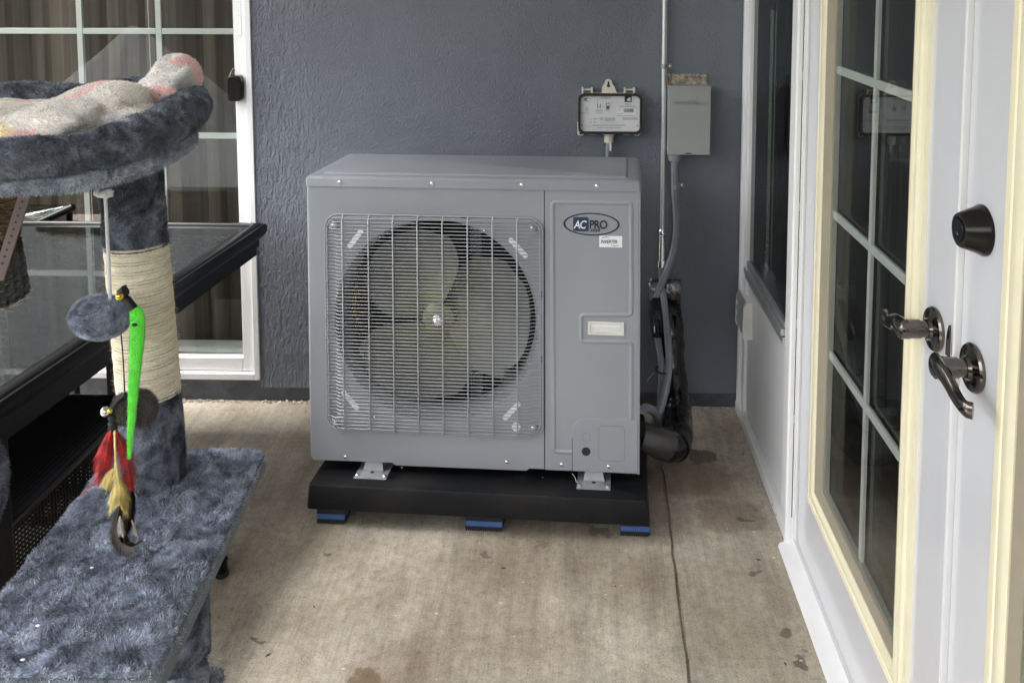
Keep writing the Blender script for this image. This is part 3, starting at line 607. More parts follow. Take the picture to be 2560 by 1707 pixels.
def lever(t, y, z, sgn):
    L = []
    mb = MB(); mb.lathe([(0.0355, 0), (0.0365, 0.002), (0.0365, 0.005), (0.034, 0.008), (0.026, 0.009), (0.018, 0.0115), (0.0155, 0.016)], (XD-0.0002, y, z), (-1, 0, 0), 48)
    rose = mb.build('handle_rose', 'gunmetal', t, smooth=True, **W)
    mb = MB(); mb.lathe([(0.0135, 0.012), (0.0135, 0.026), (0.0155, 0.027), (0.0155, 0.044), (0.0165, 0.046), (0.0165, 0.060), (0.012, 0.0635)], (XD, y, z), (-1, 0, 0), 32)
    mb.build('handle_stem', 'gunmetal', t, smooth=True, **W)
    x = XD-0.053
    pts = smooth_path([(x-0.002, y-sgn*0.010, z+0.004), (x-0.004, y+sgn*0.014, z+0.004), (x-0.002, y+sgn*0.036, z-0.002), (x-0.001, y+sgn*0.058, z-0.012), (x-0.002, y+sgn*0.080, z-0.015), (x-0.001, y+sgn*0.094, z-0.016), (x+0.006, y+sgn*0.100, z-0.016)], 5)
    mb = MB(); n = len(pts); rings = []
    for i, p in enumerate(pts):
        tg = (pts[min(i+1, n-1)]-pts[max(i-1, 0)]).normalized(); side = tg.cross(Vector((0, 0, 1))).normalized(); u = side.cross(tg)
        q = i/(n-1); hw = 0.0155-0.004*min(1, q*1.4)+0.001*(q > .85); th = 0.0095-0.003*min(1, q*1.3)
        rings.append([tuple(p+u*hw*cos(2*pi*k/14)+side*th*sin(2*pi*k/14)) for k in range(14)])
    mb.loft(rings); mb.build('handle_lever', 'gunmetal', t, smooth=True, **W)
lever(d1, -1.609, 0.958, +1); lever(d2, -1.750, 0.957, -1)
mb = MB(); mb.lathe([(0.0375, 0), (0.0375, 0.003), (0.034, 0.010), (0.0255, 0.033), (0.024, 0.035), (0.0185, 0.035), (0.018, 0.0335)], (XD-0.0002, -1.757, 1.168), (-1, 0, 0), 48)
db = mb.build('deadbolt', 'orb', d2, smooth=True, **W)
mb = MB(); mb.lathe([(0.0175, 0.0338), (0.0175, 0.036), (0.0165, 0.037)], (XD-0.0002, -1.757, 1.168), (-1, 0, 0), 32); mb.tf(rmat(d2).inverted()); mb.build('deadbolt_face', 'blk_frame', db, smooth=True)
mb = MB(); mb.lathe([(0.0055, 0.0368), (0.0055, 0.038), (0.004, 0.039)], (XD-0.0002, -1.757, 1.161), (-1, 0, 0), 20); mb.tf(rmat(d2).inverted()); mb.build('keyhole', 'gunmetal', db, smooth=True)
mb = MB()
pts = [(0.0, 0.0), (0.012, 0.0), (0.012, 0.052), (0.008, 0.050), (0.003, 0.036), (0.0, 0.018)]
mb.prism([(YA+0.018-a, 0.945+b) for a, b in pts], XD-0.0125, XD-0.0100, 'x'); mb.build('strike_guard', 'gunmetal', d2, **W)
# ================================================================== OUTDOOR UNIT
UL, UR = Vector((-0.753, -0.621, 0.146)), (R(-2.14), R(-0.3), R(-3.6))
U = thing('outdoor_unit', 'large grey outdoor heat pump with a round fan grille, standing on the black pad', 'heat pump', UL, UR)
HC = (0.3715, 0.4135); HR = 0.288
# cabinet shell (sides and back), open to the front
out = [(0.679, 0.001), (0.009, 0.001)] 
arc = [(0.009-0.009*sin(R(a)), 0.0005+0.009-0.009*cos(R(a))) for a in range(0, 91, 15)]
path = arc+[(0.0, 0.375), (0.946, 0.375), (0.946, 0.002), (0.9455, 0.0005), (0.941, 0.0)]
mb = MB(); zt = 0.800
for i in range(len(path)-1):
    (x0, y0), (x1, y1) = path[i], path[i+1]
    def zb(x, y): return 0.0+max(0, 0.010-max(0, y)*0.9)*(1 if x < 0.3 else 0)
    mb.add([(x0, y0, zb(x0, y0)), (x1, y1, zb(x1, y1)), (x1, y1, zt), (x0, y0, zt)], [(0, 1, 2, 3)])
mb.add([(0.002, 0.01, 0.006), (0.944, 0.01, 0.006), (0.944, 0.374, 0.006), (0.002, 0.374, 0.006)], [(0, 1, 2, 3)])
cab = mb.build('cabinet', 'unit', U, smooth=True)
# fan-side front panel with round opening
poly = [(0.009, 0.0), (0.679, 0.003), (0.679, 0.798), (0.009, 0.798)]
angs = sorted(set([2*pi*k/120 for k in range(120)]+[math.atan2(z-HC[1], x-HC[0]) % (2*pi) for x, z in poly]))
def hit(a):
    best = 9
    for i in range(4):
        (x0, z0), (x1, z1) = poly[i], poly[(i+1) % 4]; dx, dz = cos(a), sin(a); ex, ez = x1-x0, z1-z0
        den = dx*ez-dz*ex
        if abs(den) < 1e-9: continue
        t = ((x0-HC[0])*ez-(z0-HC[1])*ex)/den; s = ((x0-HC[0])*dz-(z0-HC[1])*dx)/den
        if t > 0 and -1e-6 <= s <= 1+1e-6: best = min(best, t)
    return best
rings = []
def ring(r_, v): return [(HC[0]+(hit(a) if r_ is None else r_)*cos(a), v, HC[1]+(hit(a) if r_ is None else r_)*sin(a)) for a in angs]
rings = [ring(None, 0.012), ring(None, 0.0), ring(HR+0.014, 0.0), ring(HR+0.004, 0.0035), ring(HR, 0.010), ring(HR-0.002, 0.02)]
mb = MB(); mb.loft(rings, False)
mb.prism([(0.244, 0.001), (0.252, -0.006), (0.629, -0.004), (0.637, 0.003)], 0.0005, 0.010)
fp = mb.build('front_panel', 'unit', U, smooth=True)
# bell mouth
mb = MB(); mb.lathe([(HR-0.001, 0.018), (HR-0.004, 0.026), (HR-0.008, 0.040), (HR-0.009, 0.06), (HR-0.009, 0.10), (HR-0.006, 0.125), (HR+0.006, 0.14)], (HC[0], 0, HC[1]), (0, 1, 0), 96, False)
mb.build('fan_shroud', 'unit', U, smooth=True)
mb = MB(); mb.add([(0.01, 0.142, 0.01), (0.679, 0.142, 0.01), (0.679, 0.142, 0.79), (0.01, 0.142, 0.79)]+[(HC[0]+(HR-0.004)*cos(a), 0.142, HC[1]+(HR-0.004)*sin(a)) for a in [2*pi*k/64 for k in range(64)]], [])
mb = MB(); mb.box((0.001, 0.345, 0.006), (0.66, 0.372, 0.79)); mb.build('rear_coil', 'black', U)
mb = MB(); mb.box((0.672, 0.012, 0.006), (0.678, 0.37, 0.79)); mb.build('divider_panel', 'unit_dark', U)
mb = MB()
for k in range(64): mb.box((0.022, 0.150+0.0030*k, 0.03), (0.088, 0.1512+0.0030*k, 0.78))
mb.box((0.089, 0.148, 0.02), (0.098, 0.165, 0.78)); mb.build('side_coil', 'gold', U)
mb = MB()
for x in (0.268, 0.452): mb.box((x-0.017, 0.215, 0.02), (x+0.017, 0.219, 0.79)); mb.box((x-0.017, 0.20, 0.02), (x-0.014, 0.215, 0.79)); mb.box((x+0.014, 0.20, 0.02), (x+0.017, 0.215, 0.79))
mb.box((0.25, 0.205, 0.36), (0.47, 0.212, 0.378)); mb.box((0.25, 0.205, 0.45), (0.47, 0.212, 0.468)); mb.build('motor_bracket', 'zinc', U)
mb = MB(); mb.lathe([(0.02, 0.12), (0.055, 0.125), (0.062, 0.14), (0.062, 0.20)], (0.369, 0, 0.407), (0, 1, 0), 32); mb.build('fan_motor', 'unit_dark', U, smooth=True)
for k in range(5): mb = MB(); mb.cyl((0.10, 0.30, 0.42+0.022*k), (0.36, 0.30, 0.42+0.022*k), 0.004, n=8); mb.build('coil_pipe', 'zinc', U, smooth=True)
mb = MB(); mb.cyl((0.55, 0.25, 0.02), (0.55, 0.25, 0.18), 0.03, n=16); mb.build('receiver_tank', 'zinc', U, smooth=True)
# fan
FC = (0.369, 0.407)
fan = MB(); fan.lathe([(0.012, 0.020), (0.034, 0.024), (0.046, 0.034), (0.050, 0.055), (0.050, 0.11)], (FC[0], 0.012, FC[1]), (0, 1, 0), 40)
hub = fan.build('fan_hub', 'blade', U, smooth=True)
def blade(phase):
    mb = MB(); nr, na = 12, 14; front = []; back = []
    for i in range(nr+1):
        q = i/nr; r = 0.045+q*0.220
        lead = 78+phase-10*sin(q*pi)+q*q*8-(1-q)*6; trail = 162+phase+(1-q)*30-q*q*10+12*sin(q*pi)
        rowf = []
        for j in range(na+1):
            s = j/na; th = R(lead+(trail-lead)*s)
            rr = r-(0.030*(abs(2*s-1)**5) if i == nr else 0)
            v = 0.035+0.070*s+0.02*sin(q*pi)*sin(s*pi)-0.012*q
            rowf.append((FC[0]+rr*cos(th), v, FC[1]+rr*sin(th)))
        front.append(rowf)
    n = na+1
    vs = [p for r_ in front for p in r_]; vs2 = [(p[0], p[1]+0.003, p[2]) for p in vs]; fs = []
    for i in range(nr):
        for j in range(na): a = i*n+j; fs.append((a, a+1, a+n+1, a+n)); b = a+len(vs); fs.append((b, b+n, b+n+1, b+1))
    for i in range(nr):
        a = i*n; fs.append((a, a+n, a+n+len(vs), a+len(vs))); a = i*n+na; fs.append((a+n, a, a+len(vs), a+n+len(vs)))
    for j in range(na): a = nr*n+j; fs.append((a, a+1, a+1+len(vs), a+len(vs)))
    mb.add(vs+vs2, fs); return mb
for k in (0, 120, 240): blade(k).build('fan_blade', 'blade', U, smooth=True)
mb = MB(); mb.lathe([(0.010, 0.026), (0.010, 0.020), (0.006, 0.018), (0.006, 0.010), (0.003, 0.009)], (FC[0], 0, FC[1]), (0, 1, 0), 6); mb.lathe([(0.016, 0.030), (0.016, 0.0265), (0.012, 0.0255)], (FC[0], 0, FC[1]), (0, 1, 0), 24); mb.build('hub_nut', 'chrome', U)
# wire grille
G0, G1, H0, H1 = 0.055, 0.676, 0.094, 0.716
mb = MB(); WR = 0.0014
def corner_in(z, r=0.040):
    d = 0
    if z > H1-r: d = r-math.sqrt(max(0, r*r-(z-(H1-r))**2))
    if z < H0+r: d = r-math.sqrt(max(0, r*r-((H0+r)-z)**2))
    return d
n = 60
for k in range(n):
    z = H0+0.0095+(H1-H0-0.019)*k/(n-1); d = corner_in(z); a, b = G0+d+0.001, G1-d-0.001
    near = (z > H1-0.048 or z < H0+0.048)
    ra = 0.012 if near and (z > H1-0.042 or z < H0+0.042) else 0.028
    dz = 0
    if H1-0.034-0.012 < z < H1-0.034+0.012: dz = 0.0
    pts = [(a, -0.0045, z), (a+ra, -0.0045, z), (a+ra+0.011, -0.015, z), (b-ra-0.011, -0.015, z), (b-ra, -0.0045, z), (b, -0.0045, z)]
    mb.tube(pts, WR, 5)
for x in (0.110, 0.185, 0.255, 0.325, 0.396, 0.467, 0.537, 0.606):
    mb.tube([(x, -0.0035, H1+0.001), (x, -0.008, H1-0.004), (x, -0.0175, H1-0.014), (x, -0.0175, H0+0.014), (x, -0.008, H0+0.004), (x, -0.0035, H0-0.001)], 0.0021, 6)
mb.tube([(p[0], -0.0045, p[1]) for p in rrect(G0, H0, G1, H1, 0.040, 8)], 0.0020, 6, closed=True)
mb.tube([(p[0], -0.0075, p[1]) for p in rrect(G0+.007, H0+.007, G1-.007, H1-.007, 0.036, 8)], 0.0016, 6, closed=True)
gr = mb.build('fan_grille', 'wire', U, smooth=True)
for x, z in ((0.080, 0.684), (0.646, 0.689), (0.079, 0.117), (0.647, 0.124)):
    mb = MB(); mb.lathe([(0.0105, -0.003), (0.0105, -0.006), (0.0075, -0.007)], (x, 0, z), (0, 1, 0), 20); mb.tube([(x+0.011*cos(t), -0.0055, z+0.011*sin(t)) for t in [2*pi*k/20 for k in range(20)]], 0.0015, 6, closed=True); mb.build('grille_clip', 'unit', U, smooth=True)
def dome(mb, x, z, r, v=0.0): mb.lathe([(r, v), (r, v-0.0008), (r*0.8, v-0.0024), (r*0.35, v-0.0034)], (x, 0, z), (0, 1, 0), 16)
for x, z in ((0.080, 0.684), (0.646, 0.689), (0.079, 0.117), (0.647, 0.124)):
    mb = MB(); dome(mb, x, z, 0.0042, -0.0062); mb.build('screw', 'chrome', U, smooth=True)
for x, z in ((0.513, 0.676), (0.193, 0.132)):
    mb = MB(); dome(mb, x, z, 0.0038, -0.0002); mb.build('screw', 'chrome', U, smooth=True)
for x, z in ((0.100, 0.807), (0.365, 0.808), (0.618, 0.8085), (0.826, 0.8085)):
    mb = MB(); dome(mb, x, z, 0.0054, -0.0045); mb.build('screw', 'chrome', U, smooth=True)
for x, z in ((0.106, 0.0125), (0.573, 0.019), (0.728, 0.0185), (0.860, 0.0195)):
    mb = MB(); dome(mb, x, z, 0.0052, -0.0018 if x > 0.8 else 0); mb.build('screw', 'chrome', U, smooth=True)
def capsule(x0, z0, x1, z1, r):
    a = math.atan2(z1-z0, x1-x0); o = []
    for k in range(9): t = a+pi/2+pi*k/8; o.append((x0+r*cos(t), z0+r*sin(t)))
    for k in range(9): t = a-pi/2+pi*k/8; o.append((x1+r*cos(t), z1+r*sin(t)))
    return o
for c_ in ((0.158, 0.666, 0.126, 0.624), (0.587, 0.651, 0.627, 0.609), (0.104, 0.200, 0.141, 0.157), (0.606, 0.186, 0.569, 0.146)):
    mb = MB(); mb.prism(capsule(*c_, 0.0072), -0.0009, 0.001); mb.build('slot_plug', 'sticker', U)
mb = MB(); mb.lathe([(0.0125, -0.0009), (0.0125, 0.001)], (0.600, 0, 0.121), (0, 1, 0), 24); mb.build('hole_plug', 'sticker', U)
for x, z, hx, hz in ((0.243, 0.7155, .008, .002), (0.452, 0.7125, .008, .002), (0.0595, 0.510, .002, .011), (0.0595, 0.332, .002, .009), (0.6735, 0.498, .002, .011), (0.6735, 0.318, .002, .009), (0.25, 0.0915, .009, .0015), (0.46, 0.0925, .009, .0015)):
    mb = MB(); mb.box((x-hx, -0.0008, z-hz), (x+hx, 0.001, z+hz)); mb.build('hook_slot', 'black', U)
# service panel on the right
mb = MB(); mb.box((0.6815, 0.0, 0.001), (0.941, 0.010, 0.799)); sv = mb.build('service_panel', 'unit', U, bevel=0.001)
mb = MB(); mb.box((0.6785, 0.0015, 0.002), (0.682, 0.008, 0.798)); mb.build('panel_seam', 'black', U)
def soft(pts, r=0.010):
    o = [pts[0]]
    for i in range(1, len(pts)-1):
        p, a, b = Vector(pts[i]), Vector(pts[i-1]), Vector(pts[i+1]); ra = min(r, (a-p).length/2, (b-p).length/2)
        u_, v_ = (a-p).normalized()*ra, (b-p).normalized()*ra
        for k in range(7): t = k/6; o.append(tuple((p+u_)*(1-t)**2+2*p*t*(1-t)+(p+v_)*t*t))
    return o+[pts[-1]]
bead = soft([(0.757, 0.055), (0.706, 0.055), (0.703, 0.7605), (0.920, 0.7625), (0.9215, 0.450), (0.782, 0.446), (0.783, 0.371), (0.9215, 0.3745), (0.9225, 0.157), (0.9220, 0.157)], 0.012)
mb = MB(); rr_ = []
P3 = [Vector((p[0], 0, p[1])) for p in bead]
for i, p in enumerate(P3):
    t = (P3[min(i+1, len(P3)-1)]-P3[max(i-1, 0)]).normalized(); nn = Vector((-t.z, 0, t.x))
    rr_.append([tuple(p+nn*a+Vector((0, b, 0))) for a, b in ((-0.0075, 0.001), (-0.0040, -0.0022), (0.0000, -0.0030), (0.0040, -0.0022), (0.0075, 0.001))])
mb.loft(rr_[:-1]); mb.build('embossed_bead', 'unit', U, smooth=True)
# corner cover plate
cv = [(0.9405, 0.003), (0.9405, 0.155)]+[(0.800-0.041*sin(R(a)), 0.114+0.041*cos(R(a))) for a in range(0, 91, 10)]+[(0.759, 0.003)]
mb = MB(); mb.prism(cv, -0.0020, 0.004); mb.build('corner_cover', 'unit', U, bevel=0.0012)
mb = MB(); mb.prism([(0.7575, 0.0015), (0.7592, 0.0015), (0.7592, 0.095), (0.7575, 0.095)], -0.0006, 0.002); mb.build('cover_seam', 'black', U)
ks = rrect(0.832, 0.036, 0.905, 0.136, 0.012); ki = rrect(0.8328, 0.0368, 0.9042, 0.1352, 0.0112)
mb = MB(); mb.band(ks, ki, -0.0023, -0.001); mb.band(ell(0.797, 0.1, 0.0125, 0.0125, 24), ell(0.797, 0.1, 0.0118, 0.0118, 24), -0.0022, -0.001); mb.build('knockout_outline', 'greyink', U)
mb = MB(); mb.lathe([(0.0122, -0.0026), (0.0122, -0.001)], (0.797, 0, 0.060), (0, 1, 0), 28); mb.build('cable_hole', 'ink', U)
# white recessed handle
mb = MB(); mb.band([(0.802, 0.392), (0.902, 0.392), (0.902, 0.429), (0.802, 0.429)][::-1], [(0.808, 0.398), (0.896, 0.398), (0.896, 0.423), (0.808, 0.423)][::-1], -0.004, 0.0); mb.box((0.808, -0.0012, 0.398), (0.896, 0.001, 0.423))
hw = mb.build('recessed_handle', 'white_pl', U, bevel=0.001)
mb = MB(); mb.box((0.812, -0.0030, 0.4155), (0.892, -0.0010, 0.4195)); mb.build('handle_lip', 'sticker', hw)
# badge and sticker
mb = MB(); mb.band(ell(0.811, 0.7012, 0.0775, 0.0315, 72), ell(0.811, 0.7012, 0.0725, 0.0285, 72), -0.0010, 0.0002); bd = mb.build('logo_badge', 'ink', U)
mb = MB(); mb.prism(rrect(0.7605, 0.681, 0.8035, 0.7205, 0.005), -0.0011, 0.0002); mb.build('badge_square', 'navy', bd)
text('badge_letters', 'AC', 0.0315, 'sticker', bd, (0.7625, -0.0013, 0.6890), ext=0.0003, xs=0.80, shear=0.22, bold=0.0004, space=0.86)
text('badge_letters', 'PRO', 0.0325, 'ink', bd, (0.8050, -0.0009, 0.6895), ext=0.0004, xs=0.83, bold=0.0007, space=0.93)
text('badge_letters', '.com', 0.0150, 'ink', bd, (0.8060, -0.0009, 0.6806), ext=0.0004, xs=0.98, bold=0.0002)
mb = MB(); mb.prism(rrect(0.8325, 0.638, 0.896, 0.6695, 0.002), -0.0008, 0.0002); st = mb.build('inverter_sticker', 'sticker', U)
text('sticker_letters', 'INVERTER', 0.0138, 'navy', st, (0.8365, -0.0012, 0.6490), ext=0.0003, xs=0.74, shear=0.25, bold=0.0001)
def arc_band(cx, cz, a, b, t0, t1, wd): 
    ts = [R(t0+(t1-t0)*k/20) for k in range(21)]
    return [(cx+a*cos(t), cz+b*sin(t)) for t in ts]+[(cx+(a-wd*sin(pi*k/20+0.25*(1-k/20)))*cos(ts[k]), cz+(b-wd*sin(pi*k/20+0.25*(1-k/20)))*sin(ts[k])) for k in range(20, -1, -1)]
mb = MB(); mb.prism(arc_band(0.8515, 0.6585, 0.0135, 0.0085, 155, 35, 0.0018), -0.0012, 0); mb.build('sticker_swoosh', 'ink', st)
mb = MB(); mb.prism(arc_band(0.8765, 0.6485, 0.0125, 0.0075, 200, 345, 0.0014), -0.0012, 0); mb.build('sticker_swoosh', 'greyink', st)
# lid
mb = MB(); lr = lambda i, z, r: [(p[0], p[1], z) for p in rrect(-0.0015+i, -0.0045+i, 0.9485-i, 0.390-i, max(0.003, r), 4)]
mb.loft([lr(0.003, 0.7945, .010), lr(0.0, 0.7945, .012), lr(0.0, 0.8160, .012), lr(0.0015, 0.8172, .012), lr(0.0080, 0.8222, .010), lr(0.0095, 0.8228, .010), lr(0.036, 0.8230, .008), lr(0.037, 0.8232, .008), lr(0.0425, 0.8275, .008), lr(0.044, 0.8279, .008)])
mb.build('lid', 'unit', U, smooth=True, sharp=22)
# mounting feet
for x0 in (0.187, 0.819):
    mb = MB(); a, b = x0-0.047, x0+0.047
    mb.box((a, -0.036, -0.0305), (b, 0.05, -0.0275)); 
    mb.loft([[(x0-q, -0.026, z0_), (x0+q, -0.026, z0_), (x0+q, 0.05, z0_), (x0-q, 0.05, z0_)] for q, z0_ in ((0.032, -0.0275),)]+[[(x0-0.026, -0.020, -0.0245), (x0+0.026, -0.020, -0.0245), (x0+0.026, 0.05, -0.0245), (x0-0.026, 0.05, -0.0245)]])
    mb.loft([[(x0-0.030, 0.0, -0.0245), (x0+0.030, 0.0, -0.0245), (x0+0.030, 0.05, -0.0245), (x0-0.030, 0.05, -0.0245)], [(x0-0.024, 0.008, 0.0), (x0+0.024, 0.008, 0.0), (x0+0.024, 0.05, 0.0), (x0-0.024, 0.05, 0.0)]])
    ft = mb.build('mounting_foot', 'zinc', U, bevel=0.001)
    for q in (-0.039, 0.039):
        mb = MB(); mb.lathe([(0.0055, -0.0275), (0.0055, -0.0245), (0.003, -0.0225)], (x0+q, -0.023, 0), (0, 0, 1), 12); mb.build('bolt', 'chrome', ft, smooth=True)
    mb = MB(); mb.lathe([(0.006, -0.0244), (0.006, -0.0240)], (x0, -0.008, 0), (0, 0, 1), 16); mb.build('slot', 'ink', ft)

# pad and its vibration blocks
PT = rmat(U)@Vector((0, 0, -0.0305))
pad = MB()
def pr(i, z, o=0.0): return [(p[0], p[1], z) for p in rrect(0.022-o+i, -0.076-o+i, 0.968+o-i, 0.44+o-i, 0.012, 4)]
pad.loft([pr(0.004, -0.070, .004), pr(0.0, -0.067, .004), pr(0.0, -0.060, 0.004), pr(0.0, -0.006), pr(0.002, -0.002), pr(0.007, 0.0)])
M['pad'] = pbr('black_pad_plastic', (0.006, 0.0065, 0.008), 0.40, 0, 0.5, 9, (1, 1, 3), spec=0.18, bs=240, bstr=0.25, bd=0.0008, rvar=0.1)
def pad_mat():
    m, nt, B = new_mat('scuffed_black_plastic'); vec = coords(nt)
    a = noise(nt, coords(nt, (3, 3, 30)), 3.0, 6, 0.8, 0.5); b = noise(nt, vec, 5, 4, 0.6)
    c = mix(nt, ramp(nt, a, [(0.58, 0.0), (0.70, 0.5)]), (0.006, 0.0065, 0.008), (0.035, 0.034, 0.032))
    c = mix(nt, ramp(nt, b, [(0.5, 0.0), (0.7, 0.35)]), c, (0.030, 0.027, 0.023))
    nt.links.new(c, B.inputs['Base Color']); B.inputs['Specular IOR Level'].default_value = 0.22; nt.links.new(ramp(nt, a, [(0.3, 0.33), (0.7, 0.6)]), B.inputs['Roughness'])
    bump(nt, noise(nt, vec, 240, 3), 0.3, 0.0008, B); return m
M['pad'] = pad_mat()
po = pad.build('equipment_pad', 'pad', smooth=True); po.location = PT; po.rotation_euler = UR
tag(po, 'black plastic equipment pad under the grey outdoor unit', 'pad')
for (xa, xb, yf), lab in zip(((-0.712, -0.632, -0.679), (-0.291, -0.187, -0.700), (0.138, 0.219, -0.711)),
        ('blue striped rubber block under the left end of the black pad', 'widest blue striped rubber block, under the middle of the black pad', 'blue striped rubber block under the right end of the black pad, by the floor joint')):
    t = thing('vibration_block', lab, 'rubber block', ((xa+xb)/2, yf+0.025, 0), (0, 0, R(-2.5)), 'blue striped blocks under the pad')
    hw_ = (xb-xa)/2
    mb = MB(); mb.box((-hw_, -0.04, 0.004), (hw_, 0.05, 0.013))
    for k in range(int(hw_*2/0.006)): mb.box((-hw_+0.0006+k*0.006, -0.04, 0.0), (-hw_+0.004+k*0.006, 0.05, 0.004))
    mb.build('ribbed_base', 'rubber', t)
    mb = MB(); mb.box((-hw_+.001, -0.039, 0.013), (hw_-.001, 0.05, 0.028)); mb.build('foam_core', 'blue', t)
    mb = MB(); mb.box((-hw_, -0.04, 0.028), (hw_, 0.05, 0.0475)); mb.build('rubber_top', 'rubber', t, bevel=0.001)

# ================================================================== ELECTRICS ON THE WALL
Yw = 0.0
# steel conduit
cx = 0.315
t = thing('steel_conduit', 'tall bright steel conduit running up the wall left of the grey switch box', 'conduit', (cx, -0.02, 0.47))
mb = MB(); mb.tube([(cx+0.001, -0.019, 0.60), (cx, -0.019, 1.5), (cx, -0.019, 2.62)], 0.0092, 16); mb.build('pipe', 'emt', t, smooth=True, **W)
mb = MB(); mb.lathe([(0.010, 0.655), (0.0135, 0.650), (0.0135, 0.638), (0.0105, 0.634), (0.0125, 0.628), (0.0105, 0.618), (0.0125, 0.606), (0.0125, 0.548), (0.0165, 0.546), (0.0165, 0.522), (0.013, 0.520)], (cx, -0.019, 0), (0, 0, 1), 24); mb.build('coupling', 'chrome', t, smooth=True, **W)
def pipe_strap(t, x, z, r, side=1, yc=-0.019):
    mb = MB()
    mb.loft([[(x+(r+0.0006+o)*cos(a), yc-(r+0.0006+o)*sin(a), zz) for (o, zz) in ((0, z-0.008), (0.0015, z-0.008), (0.0015, z+0.008), (0, z+0.008))] for a in [R(-20+220*k/16) for k in range(17)]])
    mb.box((x+side*(r+0.0005), -0.005, z-0.009), (x+side*(r+0.021), -0.0025, z+0.009)); mb.build('strap', 'zinc', t, bevel=0.0006, **W)
    mb = MB(); mb.lathe([(0.0042, 0), (0.0042, 0.002), (0.002, 0.0035)], (x+side*(r+0.012), -0.005, z), (0, -1, 0), 12); mb.build('strap_screw', 'chrome', t, smooth=True, **W)
pipe_strap(t, cx, onY(1675, 165, 0).z, 0.0092)
# disconnect box
x0, x1, z0, z1 = 0.324, 0.4695, 0.926, 1.161
t = thing('switch_box', 'grey-green metal switch box with an embossed name, on the wall beside the conduit', 'electrical box', ((x0+x1)/2, 0, z0))
mb = MB(); mb.box((x0+0.004, -0.001, z0+0.004), (x1-0.003, -0.060, z1-0.001)); mb.build('box_body', 'disc', t, bevel=0.002, **W)
mb = MB(); mb.box((x0, -0.055, z0), (x1, -0.068, z1)); mb.box((x0-0.001, -0.03, z1-0.0035), (x1+0.002, -0.069, z1+0.0015)); cvv = mb.build('box_cover', 'disc', t, bevel=0.0025, **W)
text('embossed_name', 'DiversiTech', 0.0235, 'disc', cvv, (0, 0, 0), ext=0.003, xs=0.74, bold=0.0003); o = bpy.data.objects[-1] if False else [c for c in cvv.children][-1]
o.location = rmat(cvv).inverted()@Vector((x0+0.019, -0.0685, 1.100))
mb = MB(); mb.prism([(0.418, 1.083), (0.421, 1.083), (0.445, 1.105), (0.452, 1.1065), (0.441, 1.1065)], -0.0695, -0.067); mb.prism([(0.436, 1.094), (0.439, 1.094), (0.4575, 1.1065), (0.455, 1.1065)], -0.0692, -0.067); mb.tf(rmat(t).inverted()); s_ = mb.build('embossed_slash', 'disc', cvv)
mb = MB(); mb.band(ell(0.396, 0.9325, 0.016, 0.0042, 24), ell(0.396, 0.9325, 0.013, 0.0022, 24), -0.0705, -0.067); mb.tf(rmat(t).inverted()); mb.build('latch', 'disc', cvv)
mb = MB(); mb.prism(ell(0.396, 0.9325, 0.0125, 0.002, 20), -0.0690, -0.067); mb.tf(rmat(t).inverted()); mb.build('latch_slot', 'ink', cvv)
for z in (1.145, 1.072, 0.975): mb = MB(); mb.lathe([(0.003, 0), (0.003, 0.004)], (x1+0.004, -0.012, z), (1, 0, 0), 8); mb.build('side_screw', 'chrome', t, **W)
# unpainted patch above the box
mb = MB(); top = []; 
for k in range(27): xx = 0.326+0.137*k/26; top.append((xx, 1.196+random.uniform(-0.003, 0.003)))
pts = [(0.326, 1.160), (0.468, 1.160), (0.465, 1.168), (0.4585, 1.172), (0.4655, 1.183), (0.4645, 1.192)]+top[::-1]
g = []; nx, nz = 46, 14
for j in range(nz+1):
    for i in range(nx+1):
        xx = 0.3265+0.139*i/nx+random.uniform(-.001, .001); zz = 1.158+0.038*j/nz+(random.uniform(-0.004, 0.002) if j == nz else 0); ex = 0.0 if i not in (nx,) else random.uniform(-0.008, 0.003)
        g.append((xx+ex, -0.002-random.uniform(0, 0.007), zz))
fs = [(j*(nx+1)+i, j*(nx+1)+i+1, (j+1)*(nx+1)+i+1, (j+1)*(nx+1)+i) for j in range(nz) for i in range(nx)]
mb.add(g, fs); gb = [(p[0], 0.002, p[2]) for p in g]; 
edge = [i for i in range(nx+1)]+[j*(nx+1)+nx for j in range(1, nz+1)]+[nz*(nx+1)+i for i in range(nx-1, -1, -1)]+[j*(nx+1) for j in range(nz-1, 0, -1)]
L0 = len(mb.v); mb.add([gb[i] for i in edge], []); 
mb.f += [(edge[k], edge[(k+1) % len(edge)], L0+(k+1) % len(edge), L0+k) for k in range(len(edge))]
tag(mb.build('wall_patch', 'foam', loc=(0.395, 0, 1.16)), 'rough unpainted plaster patch just above the grey switch box', 'wall patch')
# flexible conduits
def flexi(name, lab, pts, r, conn=True, strap=None):
    t = thing(name, lab, 'conduit', pts[0], group='grey flexible conduits')
    P_ = smooth_path(pts, 8); mb = MB(); mb.tube(P_, r, 14); mb.build('hose', 'flex', t, smooth=True, **W)
    mb = MB(); strip = []
    for i in range(4, len(P_)-2):
        a, b = P_[i], P_[i+1]; n_ = max(1, int((b-a).length/0.006)); tg = (b-a).normalized(); to = (CAMP-a).normalized(); sd = tg.cross(to).normalized(); nn = (to+sd*0.25).normalized()
        nn = (nn-tg*nn.dot(tg)).normalized(); s2 = tg.cross(nn)
        c0 = a+nn*(r+0.0003); strip.append((c0-s2*0.0007, c0+s2*0.0007))
    mb.add([p for q in strip for p in q], [(2*i, 2*i+1, 2*i+3, 2*i+2) for i in range(len(strip)-1)]); mb.build('printed_line', 'dash', t, **W)
    return t
def at(x, y, Y): return tuple(onY(x, y, Y))
